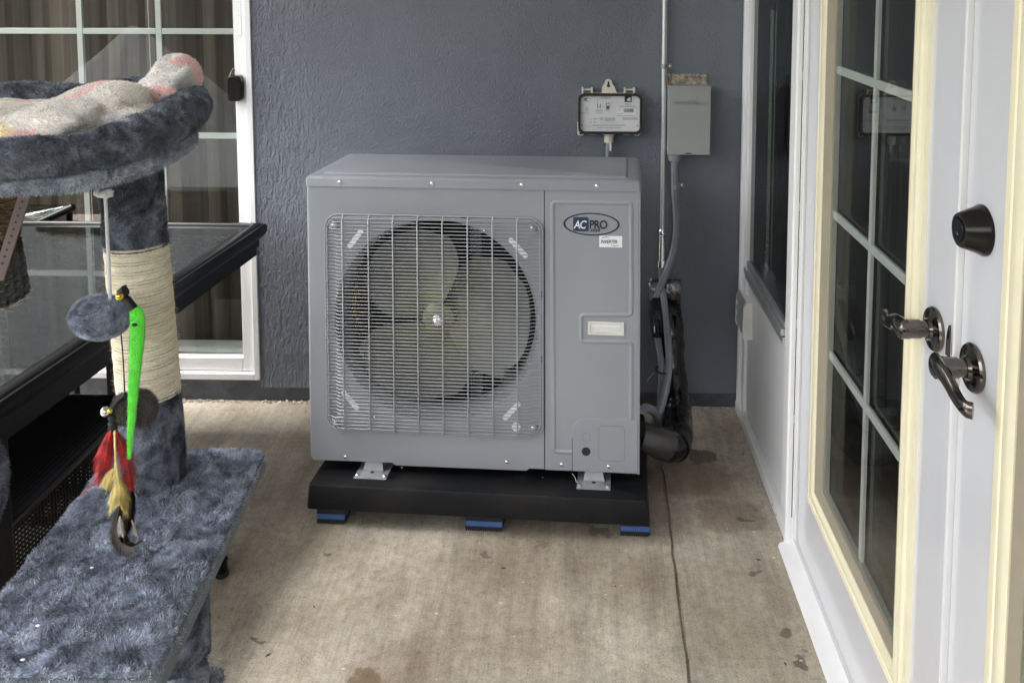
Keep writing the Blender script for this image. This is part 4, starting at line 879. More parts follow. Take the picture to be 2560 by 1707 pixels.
f1 = flexi('flexible_conduit', 'grey flexible conduit hanging from the steel conduit coupling', [(cx, -0.019, 0.525), at(1655, 700, -0.02), at(1664, 790, -0.12), at(1672, 880, -0.235), at(1670, 940, -0.26), at(1657, 1005, -0.29), at(1641, 1050, -0.31)], 0.0118)
p0 = onY(1687, 380, -0.035)
f2 = flexi('flexible_conduit', 'grey flexible conduit dropping from under the switch box and bowing right', [(p0.x, -0.035, 0.928), at(1687, 470, -0.03), at(1692, 560, -0.025), at(1683, 630, -0.025), at(1662, 690, -0.045), at(1642, 740, -0.05), at(1634, 770, -0.06)], 0.0125)
mb = MB(); mb.lathe([(0.022, 0.926), (0.022, 0.905), (0.019, 0.899), (0.0145, 0.897)], (p0.x, -0.035, 0), (0, 0, 1), 20); mb.build('connector', 'flex', f2, smooth=True, **W)
pipe_strap(f2, onY(1688, 465, -0.02).x, onY(1688, 465, -0.02).z, 0.0128, yc=-0.03)
f3 = flexi('flexible_conduit', 'grey flexible conduit emerging from the black tape below the foil', [at(1640, 820, -0.10), at(1648, 870, -0.18), at(1654, 920, -0.23), at(1652, 1000, -0.24), at(1650, 1080, -0.26)], 0.0110)
mb = MB(); mb.tube(smooth_path([at(1612, 1020, -0.40), at(1628, 1024, -0.36), at(1642, 1040, -0.31), at(1644, 1062, -0.27)], 6), 0.0135, 14)
t = thing('conduit_elbow', 'grey conduit elbow entering the right side of the outdoor unit', 'conduit fitting', at(1612, 1020, -0.40))
mb.build('elbow', 'flex', t, smooth=True, **W)
mb = MB(); a, b = Vector(at(1640, 1052, -0.28)), Vector(at(1649, 1066, -0.26)); mb.cyl(a, b, 0.019, n=8); mb.build('lock_nut', 'flex', t, bevel=0.001, **W)
# tie
mb = MB(); c = Vector(at(1666, 924, -0.245)); mb.tube([tuple(c+Vector((0.027*cos(a_)-0.008, 0.020*sin(a_), 0.004*sin(a_)))) for a_ in [2*pi*k/20 for k in range(20)]], 0.0028, 6, closed=True)
mb.tube([at(1678, 925, -0.26), at(1688, 929, -0.24), at(1697, 936, -0.20)], 0.0024, 6)
tag(mb.build('cable_tie', 'rubber', smooth=True, loc=tuple(c)), 'black cable tie bunching two grey conduits against the black hose', 'cable tie')

# insulated line set
t = thing('insulated_hose', 'thick black wrapped refrigerant hose curving from the wall into the unit', 'hose', at(1680, 770, -0.02))
pth = [(1668, 772, -0.03, .052), (1672, 800, -0.08, .055), (1677, 850, -0.12, .053), (1680, 910, -0.15, .050), (1688, 970, -0.19, .050), (1693, 1030, -0.25, .054), (1694, 1080, -0.33, .056), (1684, 1112, -0.40, .055), (1660, 1114, -0.44, .052)]
P_ = smooth_path([at(a, b, c_) for a, b, c_, r in pth], 6); rs = []
for i in range(len(P_)):
    q = i/(len(P_)-1)*(len(pth)-1); k = min(int(q), len(pth)-2); rs.append((pth[k][3]*(1-q+k)+pth[k+1][3]*(q-k))*(1+random.uniform(-0.05, 0.05))*0.86)
mb = MB(); mb.tube(P_, rs, 20); mb.build('black_wrap', 'wrap', t, smooth=True, **W)
mb = MB(); mb.tube(smooth_path([at(1642, 752, -0.05), at(1641, 790, -0.11), at(1645, 838, -0.17)], 5), [.020]+[.021]*9+[.018], 14); mb.build('taped_sleeve', 'wrap', t, smooth=True, **W)
mb = MB(); mb.tube([at(1672, 1112, -0.415), at(1655, 1110, -0.44), at(1632, 1100, -0.455), at(1600, 1090, -0.46)], [.0478, .0475, .045, .043], 20); mb.build('grey_tape', 'tape', t, smooth=True, **W)
for yy, rr in ((806, 0.048), (985, .044), (1036, .045)):
    i = min(range(len(P_)), key=lambda i: abs((onY(1690, yy, -0.15)-P_[i]).z)); a = P_[i]; b = P_[min(i+1, len(P_)-1)]; mb = MB(); mb.cyl(a, a+(b-a).normalized()*0.03, rs[i]*1.035, n=20); mb.build('tape_band', 'wrap', t, smooth=True, **W)
t = thing('foil_flashing', 'crumpled silver foil taped round the hole where the hoses leave the wall', 'foil tape', at(1670, 720, 0))
for (a, b, c_, d_, m_) in ((1625, 698, 1702, 762, 'tape'), (1660, 694, 1700, 722, 'foil'), (1620, 700, 1648, 740, 'foil')):
    p, q = onY(a, d_, 0), onY(c_, b, 0); mb = MB(); nx, nz = 14, 10; g = []
    off = -0.052 if m_ == 'foil' else -0.048
    for j in range(nz+1):
        for i in range(nx+1): e = (i in (0, nx)) or (j in (0, nz)); g.append((p.x+(q.x-p.x)*i/nx+random.uniform(-.002, .002), (off+random.uniform(-.006, .006)) if not e else (off+.02 if m_ == 'foil' else -0.001), p.z+(q.z-p.z)*j/nz+random.uniform(-.002, .002)))
    mb.add(g, [(j*(nx+1)+i, j*(nx+1)+i+1, (j+1)*(nx+1)+i+1, (j+1)*(nx+1)+i) for j in range(nz) for i in range(nx)]); mb.build('foil_sheet' if m_ == 'foil' else 'tape_sheet', m_, t, smooth=True, **W)
mb = MB(); mb.tube(smooth_path([at(1617, 955, -0.36), at(1622, 946, -0.35), at(1632, 934, -0.34), at(1636, 930, -0.34)], 4), 0.0012, 6)
tag(mb.build('loose_wire', 'foam', loc=at(1617, 955, -0.36)), 'thin pale wire end sticking out beside the unit', 'wire')

# clear junction box
x0, x1, z0, z1 = 0.023, 0.238, 0.995, 1.130
t = thing('clear_cover_box', 'small control box with clear lid and printed label, on the wall above the unit', 'electrical box', ((x0+x1)/2, 0, z0))
mb = MB(); mb.prism(rrect(x0+.001, z0, x1-.001, z1, 0.018), -0.030, 0.0)
mb.prism([(0.103, z1-.002), (0.103, 1.150), (0.110, 1.160), (0.114, 1.172), (0.120, 1.178), (0.130, 1.178), (0.136, 1.172), (0.140, 1.160), (0.147, 1.150), (0.155, z1-.002)], -0.014, -0.008)
for xx in (0.052, 0.197):
    for q in (-0.016, 0.016): mb.box((xx+q-0.003, -0.028, z1-.002), (xx+q+0.003, -0.006, z1+0.020))
    mb.box((xx-0.016, -0.022, z1+.010), (xx+0.016, -0.014, z1+0.0155))
mb.prism([(x0-0.004, 1.030), (x0+0.002, 1.026), (x0+0.004, z0+.01), (x0+0.020, z0), (x0+0.018, 0.985), (x0+0.012, 0.980), (x0, 0.981), (x0-0.005, 0.988)], -0.012, -0.006)
mb.prism([(x1-0.024, z0+.002), (x1-.002, z0+.010), (x1-.001, 0.990), (x1-0.006, 0.981), (x1-0.018, 0.980), (x1-0.024, 0.986)], -0.012, -0.006)
for xx in (0.068, 0.188): mb.prism(rrect(xx-0.013, z0-0.010, xx+0.013, z0+.002, 0.003, 3), -0.020, -0.010)
for xx in (0.078, 0.176): mb.ball((xx, -0.022, z0-0.004), 0.0045, 10, 8)
mb.build('box_base', 'cream_pl', t, bevel=0.0008, **W)
mb = MB(); mb.prism([(0.1225, 1.161), (0.1215, 1.167), (0.1235, 1.1705), (0.1265, 1.1705), (0.1285, 1.167), (0.1275, 1.161), (0.131, 1.157), (0.129, 1.151), (0.125, 1.1495), (0.121, 1.151), (0.119, 1.157)], -0.0150, -0.0138); mb.build('keyhole', 'ink', t, **W)
for xx in (x0+0.007, x1-0.012): mb = MB(); mb.lathe([(0.0042, -0.0130), (0.0042, -0.0115)], (xx, 0, 0.988), (0, 1, 0), 14); mb.build('screw_hole', 'ink', t, **W)
for xx in (0.063, 0.192): mb = MB(); mb.box((xx-0.006, -0.0208, z0-0.0055), (xx+0.004, -0.0195, z0-0.003)); mb.build('latch_slot', 'ink', t, **W)
mb = MB(); mb.band(rrect(x0-.002, z0-.003, x1+.002, z1+.001, 0.020), rrect(x0+.006, z0+.005, x1-.006, z1-.006, 0.015), -0.046, -0.028); mb.build('black_gasket', 'rubber', t, smooth=True, **W)
mb = MB(); mb.prism(rrect(x0+.006, z0+.005, x1-.006, z1-.006, 0.014), -0.0350, -0.029); lb = mb.build('label_plate', 'label_sil', t, **W)
mb = MB(); mb.prism(rrect(x0+.005, z0+.004, x1-.005, z1-.005, 0.014), -0.0475, -0.0455); mb.build('clear_lid', 'clear', t, bevel=0.001, **W)
li = rmat(lb).inverted(); Ly = -0.0353
def lbl(nm, m_, fn): mb = MB(); fn(mb); mb.tf(li); return mb.build(nm, m_, lb)
def LX(px, py): # position on the label from the photograph's crop (1420,180, scale 8.709)
    p = onY(1420+px/8.709, 180+py/8.709, Ly); return p.x, p.z
def rects(mb, L_):
    for a, b, c_, d_ in L_:
        p, q = LX(a, b), LX(c_, d_); mb.box((p[0], Ly-.0002, q[1]), (q[0], Ly+.0004, p[1]))
def prints(mb):
    rects(mb, [(640, 590, 645, 760), (640, 756, 950, 760), (948, 640, 952, 760), (270, 897, 450, 905)])
    for a, b, c_, d_, st in ((710, 500, 950, 590, 20), (690, 990, 770, 1060, 14), (795, 1000, 1030, 1070, 13), (610, 820, 760, 910, 22), (820, 815, 905, 860, 18), (1240, 680, 1380, 730, 20), (1120, 745, 1470, 775, 14), (1060, 950, 1470, 960, 14), (1190, 1000, 1510, 1040, 13), (545, 1150, 1250, 1180, 14), (640, 1210, 1160, 1235, 14), (690, 1100, 1080, 1112, 14)):
        y = b
        while y < d_:
            x = a
            while x < c_:
                w_ = random.uniform(12, 50); 
                if x+w_ > c_: w_ = c_-x
                if w_ > 6: rects(mb, [(x, y, x+w_, y+5)])
                x += w_+random.uniform(5, 10)
            y += st
    rects(mb, [(830, 660, 842, 740), (890, 660, 902, 740), (840, 690, 895, 700), (830, 740, 905, 815), (640, 700, 655, 790), (700, 700, 715, 790), (650, 770, 710, 778), (380, 770, 386, 870), (430, 770, 437, 870), (400, 790, 404, 870), (380, 768, 437, 773), (550, 1022, 636, 1034), (550, 1090, 606, 1102)])
lbl('label_print', 'greyink', prints)
def darks(mb):
    p, q = LX(1232, 505), LX(1388, 660); mb.box((p[0], Ly-.0003, q[1]), (q[0], Ly+.0003, p[1]))
lbl('emblem_square', 'ink', darks)
for (a, b) in ((500, 1030), (498, 1096)): c_ = LX(a, b); lbl('label_dot', 'ink', lambda mb: mb.lathe([(0.0016, 0), (0.0016, 0.0006)], (c_[0], Ly+.0002, c_[1]), (0, -1, 0), 12))
def sun_logo(mb):
    p, q = LX(1270, 545), LX(1362, 635); mb.prism([(p[0]+.004, q[1]), (q[0], q[1]), (q[0], p[1]-.001), (q[0]-.006, p[1]-.003), (p[0]+.002, q[1]+.004)], Ly-.0006, Ly)
    for k in range(6): a = R(100+k*17); c0 = Vector((q[0]-.002, 0, q[1]+.001)); d = Vector((cos(a), 0, sin(a))); e_ = Vector((-d.z, 0, d.x))*0.0006; mb.prism([(v_.x, v_.z) for v_ in (c0+d*.005-e_, c0+d*.005+e_, c0+d*.0125)], Ly-.0008, Ly-.0002)
lbl('label_emblem', 'label_sil', sun_logo)
def bar_bg(mb): p, q = LX(1055, 775), LX(1470, 940); mb.prism(rrect(p[0], q[1], q[0], p[1], 0.0015), Ly-.0003, Ly)
lbl('barcode_sticker', 'sticker', bar_bg)
def bars(mb):
    x = 1212
    while x < 1425: w_ = random.choice((4, 6, 9)); p, q = LX(x, 800), LX(x+w_, 884); mb.box((p[0], Ly-.0005, q[1]), (q[0], Ly, p[1])); x += w_+random.choice((4, 5, 8))
    c0 = LX(1125, 825); mb.band(ell(c0[0], c0[1], .0042, .0042, 20), ell(c0[0], c0[1], .0036, .0036, 20), Ly-.0005, Ly); 
    for k in range(3): p, q = LX(1075, 905+k*8), LX(1210-k*30, 908+k*8); mb.box((p[0], Ly-.0005, q[1]), (q[0], Ly, p[1]))
lbl('barcode_bars', 'greyink', bars)
p = LX(358, 640); text('label_letters', 'FC', 0.0135, 'ink', lb, li@Vector((p[0], Ly-.0002, p[1])), ext=0.0002, xs=0.75, bold=0.0006, space=0.8)
for a, b in ((312, 535), (1525, 552), (308, 1160), (1512, 1175)): c_ = LX(a, b); lbl('lid_screw', 'zinc', lambda mb: mb.lathe([(0.0028, 0), (0.0028, 0.001), (0.001, 0.002)], (c_[0], Ly, c_[1]), (0, -1, 0), 12))
# gland and tail
mb = MB(); gx = 0.127; mb.lathe([(0.0195, 0.994), (0.0195, 0.986), (0.0175, 0.984), (0.0165, 0.978), (0.0165, 0.962), (0.013, 0.958)], (gx, -0.022, 0), (0, 0, 1), 8); gl_ = mb.build('cable_gland', 'cream_pl', t, bevel=0.001, **W)
mb = MB(); mb.tube([(gx, -0.022, 0.96), (gx-.002, -0.022, 0.93), (gx-.004, -0.02, 0.80), (gx, -0.02, 0.6)], 0.0085, 12); mb.build('cable', 'flex', t, smooth=True, **W)
mb = MB(); mb.tube([(gx+.005, -0.034, 0.966), (gx+.006, -0.036, 0.95), (gx+.006, -0.034, 0.932)], [.003, .0045, .003], 8); mb.build('cable_tail', 'white_pl', t, smooth=True, **W)
# ================================================================== TABLE AND WICKER
def inset(poly, d):
    out = []; n = len(poly)
    for i in range(n):
        p0, p1, p2 = Vector(poly[i-1]), Vector(poly[i]), Vector(poly[(i+1) % n]); a = (p1-p0).normalized(); b = (p2-p1).normalized()
        na, nb = Vector((-a.y, a.x)), Vector((-b.y, b.x)); k = (na+nb)/(1+na.dot(nb)); out.append(tuple(p1+k*d))
    return out
TP = [(-1.014, -0.183), (-2.15, -0.172), (-2.24, -1.43), (-1.104, -1.43)]
t = thing('patio_table', 'large black framed glass patio table in front of the sliding door', 'table', (-1.6, -0.8, 0))
prof = [(0.012, .668), (0.004, .678), (0.0, .688), (0.0, .704), (.005, .711), (.012, .711), (.016, .716), (.024, .719), (.034, .719), (.040, .714), (.050, .712), (.055, .706), (.055, .668)]
mb = MB(); mb.loft([[(x, y, z) for x, y in inset(TP, d)] for d, z in prof], False, True)
mb.build('table_rim', 'blk_frame', t, smooth=True, **W)
mb = MB(); mb.loft([[(x, y, z) for x, y in inset(TP, d)] for d, z in ((.020, .667), (.020, .640), (.026, .640), (.026, .612), (.045, .612), (.045, .667))], False, True); mb.build('table_apron', 'blk_frame', t, **W)
mb = MB(); q = inset(TP, .058)
x = q[2][0]+.02; k = 0
while x < q[0][0]:
    n_ = 62; ya_, yb_ = -1.37, -0.238
    xx1 = min(x+.030, q[0][0]-.002 if True else 0)
    for j in range(n_):
        y_ = ya_+(yb_-ya_)*j/n_; lim = q[3][0]+(q[0][0]-q[3][0])*(y_-ya_)/(yb_-ya_)-.004
        if x+.034 > lim: continue
        s_ = 1 if (j+k) % 2 else -1; h = (yb_-ya_)/n_
        mb.loft([[(x, y_, .690-.004), (x+.034, y_, .690-.004), (x+.034, y_+h*.9, .690-.004), (x, y_+h*.9, .690-.004)], [(x+.002, y_+h*.15, .690+.0035*s_), (x+.032, y_+h*.15, .690-.0035*s_), (x+.032, y_+h*.75, .690-.0035*s_), (x+.002, y_+h*.75, .690+.0035*s_)]])
    x += .037; k += 1
mb.prism(q, .678, .685, 'z'); mb.build('woven_deck', 'wicker_b', t, **W)
mb = MB(); q = inset(TP, .0552); mb.prism(q, .7035, .7095, 'z'); mb.build('glass_top', 'glass_table', t, **W)
for cx_, cy_ in ((-1.47, -0.30), (-2.05, -0.30), (-2.14, -1.36), (-1.165, -1.385)): mb = MB(); mb.box((cx_-.03, cy_-.03, 0), (cx_+.03, cy_+.03, .610)); mb.build('table_leg', 'blk_frame', t, bevel=0.004, **W)

def woven(mb, x0, x1, y0, y1, z, dx=0.0125, amp=0.003):
    """flat seat woven of rounded strands that run front to back"""
    x = x0; k = 0
    while x < x1:
        pts = []; n_ = int((y1-y0)/0.018)
        for i in range(n_+1): pts.append((x, y0+(y1-y0)*i/n_, z+amp*sin(pi*(i+k))))
        mb.tube(pts, [0.0048+0.0012*((i+k) % 2) for i in range(n_+1)], 5); x += dx; k += 1
def lattice(mb, P0, eu, ev, lu, lv, su=0.0115, sv=0.0105, w_=0.0072):
    P0, eu, ev = Vector(P0), Vector(eu).normalized(), Vector(ev).normalized(); nrm_ = eu.cross(ev)
    k = 0; a = 0.0
    while a < lu:
        c = P0+eu*a; h = nrm_*0.001
        mb.add([c-eu*w_/2+h, c+eu*w_/2+h, c+eu*w_/2+ev*lv+h, c-eu*w_/2+ev*lv+h], [(0, 1, 2, 3)]); a += su
    b = 0.0
    while b < lv:
        c = P0+ev*b; h = -nrm_*0.001
        mb.add([c-ev*w_/2+h, c+ev*w_/2+h, c+ev*w_/2+eu*lu+h, c-ev*w_/2+eu*lu+h], [(0, 1, 2, 3)]); b += sv
# wicker bench under the table
t = thing('wicker_bench', 'black woven wicker seat tucked under the near end of the glass table', 'wicker seat', (-1.6, -1.3, 0))
mb = MB(); woven(mb, -2.1, -1.155, -2.0, -0.80, 0.415); mb.box((-2.1, -2.0, 0.395), (-1.165, -0.80, 0.407)); mb.build('woven_seat', 'wicker_b', t, smooth=True, **W)
mb = MB(); lattice(mb, (-1.150, -2.0, 0.055), (0, 1, 0), (0.0, 0, 1), 1.2, 0.35); lattice(mb, (-1.150, -0.80, 0.055), (-1, 0, 0), (0, 0, 1), 0.95, 0.35); mb.build('woven_skirt', 'wicker_b', t, **W)
mb = MB(); mb.tube([(-1.150, -2.0, 0.410), (-1.150, -0.815, 0.410), (-1.163, -0.800, 0.410), (-2.1, -0.80, 0.410)], 0.010, 10); mb.tube([(-1.150, -2.0, 0.055), (-1.150, -0.80, 0.055)], 0.008, 8); mb.build('seat_edge', 'wicker_b', t, smooth=True, **W)
for x, y in ((-1.155, -0.82), (-2.09, -0.82), (-2.09, -1.98), (-1.155, -1.98)): mb = MB(); mb.cyl((x, y, 0), (x, y, .4), 0.012, n=10); mb.build('leg', 'blk_frame', t, smooth=True, **W)
# low stool whose leg shows beside the cat tree shelf
t = thing('low_stool', 'black metal stool hidden behind the cat tree shelf, one capped leg showing', 'stool', (-1.0, -0.86, 0))
LX_, LY_ = onZ(555, 1437, 0).x, onZ(555, 1437, 0).y
for (x, y) in ((LX_, LY_), (LX_-0.20, LY_), (LX_-0.12, LY_+0.10)):
    mb = MB(); mb.lathe([(0.0145, 0.004), (0.0155, 0.008), (0.0145, 0.035), (0.0165, 0.040), (0.0165, 0.046), (0.0125, 0.050), (0.0115, 0.085), (0.0105, 0.235)], (x, y, 0), (0, 0, 1), 16); l_ = mb.build('leg', 'blk_frame', t, smooth=True, **W)
    mb = MB(); mb.lathe([(0.017, 0.0), (0.0185, 0.003), (0.0175, 0.010), (0.0150, 0.012)], (x, y, 0), (0, 0, 1), 16); mb.tf(rmat(t).inverted()); mb.build('foot_cap', 'rubber', l_, smooth=True)
mb = MB(); mb.prism(rrect(LX_-0.205, LY_-0.015, LX_+0.015, LY_+0.115, 0.03), 0.225, 0.240, 'z'); mb.build('stool_top', 'blk_frame', t, bevel=0.004, **W)
# black arm rail of a chair behind the table
t = thing('side_table', 'small glass side table with rounded black rail behind the patio table', 'table', onY(140, 530, -0.1))
a, b, c_ = onY(110, 552, -0.13), onY(186, 517, -0.09), onY(172, 560, -0.10)
mb = MB(); mb.tube([a-Vector((.25, .1, .11)), a, b-Vector((.006, 0, .002)), b], [.014, .014, .014, .009], 14); mb.tube([b-Vector((.02, 0, .01)), c_-Vector((0, 0, .7))], .011, 10); mb.build('rail', 'blk_frame', t, smooth=True, **W)
p, q = onY(58, 511, -0.10), onY(178, 512, -0.08)
mb = MB(); mb.loft([[tuple(p), tuple(q), tuple(a+Vector((0, -0.006, 0.012))), tuple(a-Vector((.18, 0, -.0)))], [tuple(p-Vector((0, 0, .005))), tuple(q-Vector((0, 0, .005))), tuple(a+Vector((0, -0.006, 0.007))), tuple(a-Vector((.18, 0, .005)))]]); mb.build('side_glass', 'glass_table', t, **W)

# wicker basket and strap on the glass
bz = 0.711; be = onZ(62, 600, bz)
t = thing('wicker_basket', 'brown wicker basket with straw on the glass table, cut by the left picture edge', 'basket', (be.x-0.26, be.y, bz))
bx, by, br0 = be.x-0.240, be.y-0.02, 0.205
mb = MB(); n_ = 60
for j in range(11):
    z = bz+0.012+j*0.0165; r = br0+0.018*j/10
    mb.tube([(bx+(r+0.005*(1 if (k+j) % 2 else -1))*cos(2*pi*k/n_), by+(r*0.8+0.005*(1 if (k+j) % 2 else -1))*sin(2*pi*k/n_), z) for k in range(n_)], 0.0085, 6, closed=True)
mb.build('weave', 'basket', t, smooth=True, **W)
mb = MB(); mb.lathe([(0.02, bz+0.003), (br0*0.78, bz+0.003), (br0*0.78, bz+0.01)], (bx, by, 0), (0, 0, 1), 32); mb.build('basket_bottom', 'basket', t, **W)
mb = MB(); M['straw'] = pbr('straw', (0.42, 0.30, 0.15), 0.7, 0, 0.4, 30)
for k in range(520):
    a_ = random.uniform(0, 2*pi); r = br0+0.02+random.uniform(-.035, .004); c0 = Vector((bx+r*cos(a_), by+0.8*r*sin(a_), bz+0.182+random.uniform(-0.006, .012))); d = Vector((random.gauss(0, 1)+cos(a_)*.7, random.gauss(0, 1), random.gauss(0.1, .6))).normalized()*random.uniform(.015, .05)
    mb.tube([c0-d*.5, c0+Vector((0, 0, .005)), c0+d*.5], [.0012, .002, .0007], 4)
mb.build('straw_rim', 'straw', t, **W)
a, b = onY(68, 470, -1.84), onY(-2, 690, -1.84)
t = thing('perforated_strap', 'mauve brown perforated strap hanging below the cat bed in front of the wicker basket', 'strap', tuple(b))
d = (a-b); L_ = d.length; d.normalize(); a2 = a+d*0.015; b2 = b-d*0.004
sd2 = Vector((1, 0, 0)); sd2 = (sd2-d*sd2.dot(d)).normalized(); nn = sd2.cross(d)*0.0015
mb = MB(); hw2 = 0.0080; mb.loft([[tuple(b2-sd2*hw2*.6+nn), tuple(b2+sd2*hw2+nn), tuple(b2+sd2*hw2-nn), tuple(b2-sd2*hw2*.6-nn)], [tuple(b2+d*.008-sd2*hw2+nn), tuple(b2+d*.008+sd2*hw2+nn), tuple(b2+d*.012+sd2*hw2-nn), tuple(b2+d*.012-sd2*hw2-nn)], [tuple(a2-sd2*hw2+nn), tuple(a2+sd2*hw2+nn), tuple(a2+sd2*hw2-nn), tuple(a2-sd2*hw2-nn)]])
mb.build('strap_band', 'strap', t, **W)
mb = MB(); k = 0.02; tow = (CAMP-a); tow = (nn.normalized() if nn.dot(tow) > 0 else -nn.normalized())
while k < L_+0.02: c_ = b+d*k+tow*0.0008; mb.lathe([(0.0018, 0), (0.0018, 0.0010)], c_, tow, 10); k += 0.0105
mb.build('strap_holes', 'ink', t, **W)

# ================================================================== CAT TREE
px_, py_ = -0.588, -1.852
CT = thing('cat_tree', 'tall blue-grey plush cat tree with rope scratching post, shelf and padded bed', 'cat tree', (px_, py_, 0))
lean_dx = -0.020
def postx(z): return px_+lean_dx*(z-0.83)/0.44 if z > .83 else px_
mb = MB(); zp = 0.83
# shelf: pads bulge slightly; corners rounded
far_r, near_r = onZ(664, 1114, zp), onZ(404, 1657, zp); far_l, near_l = onZ(290, 1118, zp), onZ(-150, 1657, zp)
q = [(far_r.x, far_r.y), (far_l.x, far_l.y), (near_l.x, near_l.y-0.012), (near_r.x, near_r.y-0.012)]
def roundpoly(P_, r, n_=5):
    o = []; m = len(P_)
    for i in range(m):
        p, a, b = Vector(P_[i]), Vector(P_[i-1]), Vector(P_[(i+1) % m]); u_, v_ = (a-p).normalized()*r, (b-p).normalized()*r
        for k in range(n_+1): t_ = k/n_; o.append(tuple((p+u_)*(1-t_)**2+2*p*t_*(1-t_)+(p+v_)*t_*t_))
    return o
def slab(mb, P_, zt_, th, r=0.022):
    rings = []
    for d, z in ((0.010, zt_-th), (0.001, zt_-th+.003), (0, zt_-th/2), (0.001, zt_-.004), (0.006, zt_)): rings.append([(x, y, z) for x, y in roundpoly(inset(P_, d), r)])
    mb.loft(rings)
slab(mb, q, zp-0.004, 0.020)
sh = mb.build('shelf', 'plush', CT, smooth=True, **W)
fur(sh, 150000, 0.0072, 0.0009, (0.1, -0.25, 0.15), 0.7, 3, keep=lambda P, Nn: (Nn[:, 2] > 0.15), curl=0.6, clump=0.55)
M['edge_cloth'] = pbr('flat_grey_cloth', (0.17, 0.185, 0.205), 0.9, 0, 0.15, 40, bs=400, bstr=0.4, bd=0.001)
mb = MB(); rings = [[(x, y, z) for x, y in roundpoly(inset(q, d), .022)] for d, z in ((0.002, zp-0.028), (-0.0035, zp-0.026), (-0.0035, zp-0.014), (-0.0020, zp-0.008), (0.003, zp-0.007))]; mb.loft(rings, False); mb.build('shelf_edge', 'edge_cloth', CT, smooth=True, **W)
mb = MB(); rings = [[(x, y, z) for x, y in roundpoly(inset(q, d), .022)] for d, z in ((0.004, zp-0.027), (0.003, zp-0.034), (0.006, zp-0.036))]; mb.loft(rings, True); mb.build('shelf_board', 'ply', CT, **W)
def post_piece(name, m_, z0_, z1_, r, furn=0, seed=5, wrap=0, **kw):
    mb = MB(); n_ = 40; rings = []
    zs = [z0_+(z1_-z0_)*k/24 for k in range(25)]
    for z in zs: rings.append([(postx(z)+r*cos(2*pi*k/n_), py_+r*sin(2*pi*k/n_), z) for k in range(n_)])
    mb.loft(rings); o = mb.build(name, m_, CT, smooth=True, **W)
    if furn: fur(o, furn*2, 0.0045, 0.0008, (0, 0, -0.5), 0.6, seed, keep=lambda P, Nn: abs(Nn[:, 2]) < 0.5, curl=0.5, clump=0.4)
    return o
PR = 0.0405
post_piece('upper_post', 'plush_d', 1.165, 1.325, PR-.001, 22000, 5)
post_piece('lower_post', 'plush_d', zp-0.004, 0.957, PR-.001, 22000, 6)
# sisal: rope wound round the post
zs0, zs1 = 0.952, 1.168; rp = 0.0018; turns = int((zs1-zs0)/(rp*1.9)); pts = []
for k in range(turns*44): a_ = 2*pi*k/44; z = zs0+(zs1-zs0)*k/(turns*44); wob = 0.0004*sin(k*1.7)+0.0003*sin(k*0.31); pts.append((postx(z)+(PR-.0002+wob)*cos(a_), py_+(PR-.0002+wob)*sin(a_), z+0.0009*sin(k*.11)))
mb = MB(); mb.tube(pts, rp, 6); mb.cyl((postx(zs0), py_, zs0), (postx(zs1), py_, zs1), PR-0.001, n=36); si = mb.build('sisal_wrap', 'sisal', CT, smooth=True, **W)
fur(si, 3200, 0.008, 0.00035, (0.1, 0, 0.05), 1.5, 9, keep=lambda P, Nn: np.abs(Nn[:, 2]) < 0.8, curl=1.0)
# column under the shelf and lower step
def column(name, x, y, z0_, z1_, r, furn, seed):
    mb = MB(); mb.loft([[(x+r*cos(2*pi*k/32), y+r*sin(2*pi*k/32), z0_+(z1_-z0_)*j/16) for k in range(32)] for j in range(17)]); o = mb.build(name, 'plush_d', CT, smooth=True, **W)
    fur(o, furn*2, 0.004, 0.0008, (0, 0, -0.5), 0.6, seed, keep=lambda P, Nn: abs(Nn[:, 2]) < 0.5, clump=0.4); return o
lc = onY(436, 1600, py_); column('support_post', lc.x, py_, 0.56, zp-0.034, 0.047, 24000, 8)
column('base_post', lc.x, py_, 0.04, 0.53, 0.045, 4000, 8)
mb = MB(); s1 = onY(552, 1697, py_+.02); slab(mb, [(s1.x, py_+0.05), (-1.02, py_+0.05), (-1.02, -2.25), (s1.x-.02, -2.25)], s1.z, 0.026); stp = mb.build('lower_step', 'plush_d', CT, smooth=True, **W)
fur(stp, 14000, 0.009, 0.0012, (0.1, -0.2, 0.1), 0.7, 11, curl=0.6)
mb = MB(); slab(mb, [(-0.40, -1.65), (-1.05, -1.65), (-1.05, -2.45), (-0.40, -2.45)], 0.045, 0.04); mb.build('base_board', 'plush_d', CT, smooth=True, **W)
column('far_post', -0.93, -2.12, 0.04, 0.55, 0.045, 500, 12)
column('bed_post', -0.86, -2.05, s1.z-.01, 1.29, 0.042, 9000, 13)
# plush pouch at the left edge of the picture
mb = MB(); a = onY(-116, 1165, -2.0); mb.ball((a.x, -2.0, a.z-0.03), (0.054, 0.06, 0.085), 24, 16); pc = mb.build('plush_pouch', 'plush_d', CT, smooth=True, **W); fur(pc, 12000, 0.006, 0.001, (0, 0, -.4), .6, 14, clump=0.4)
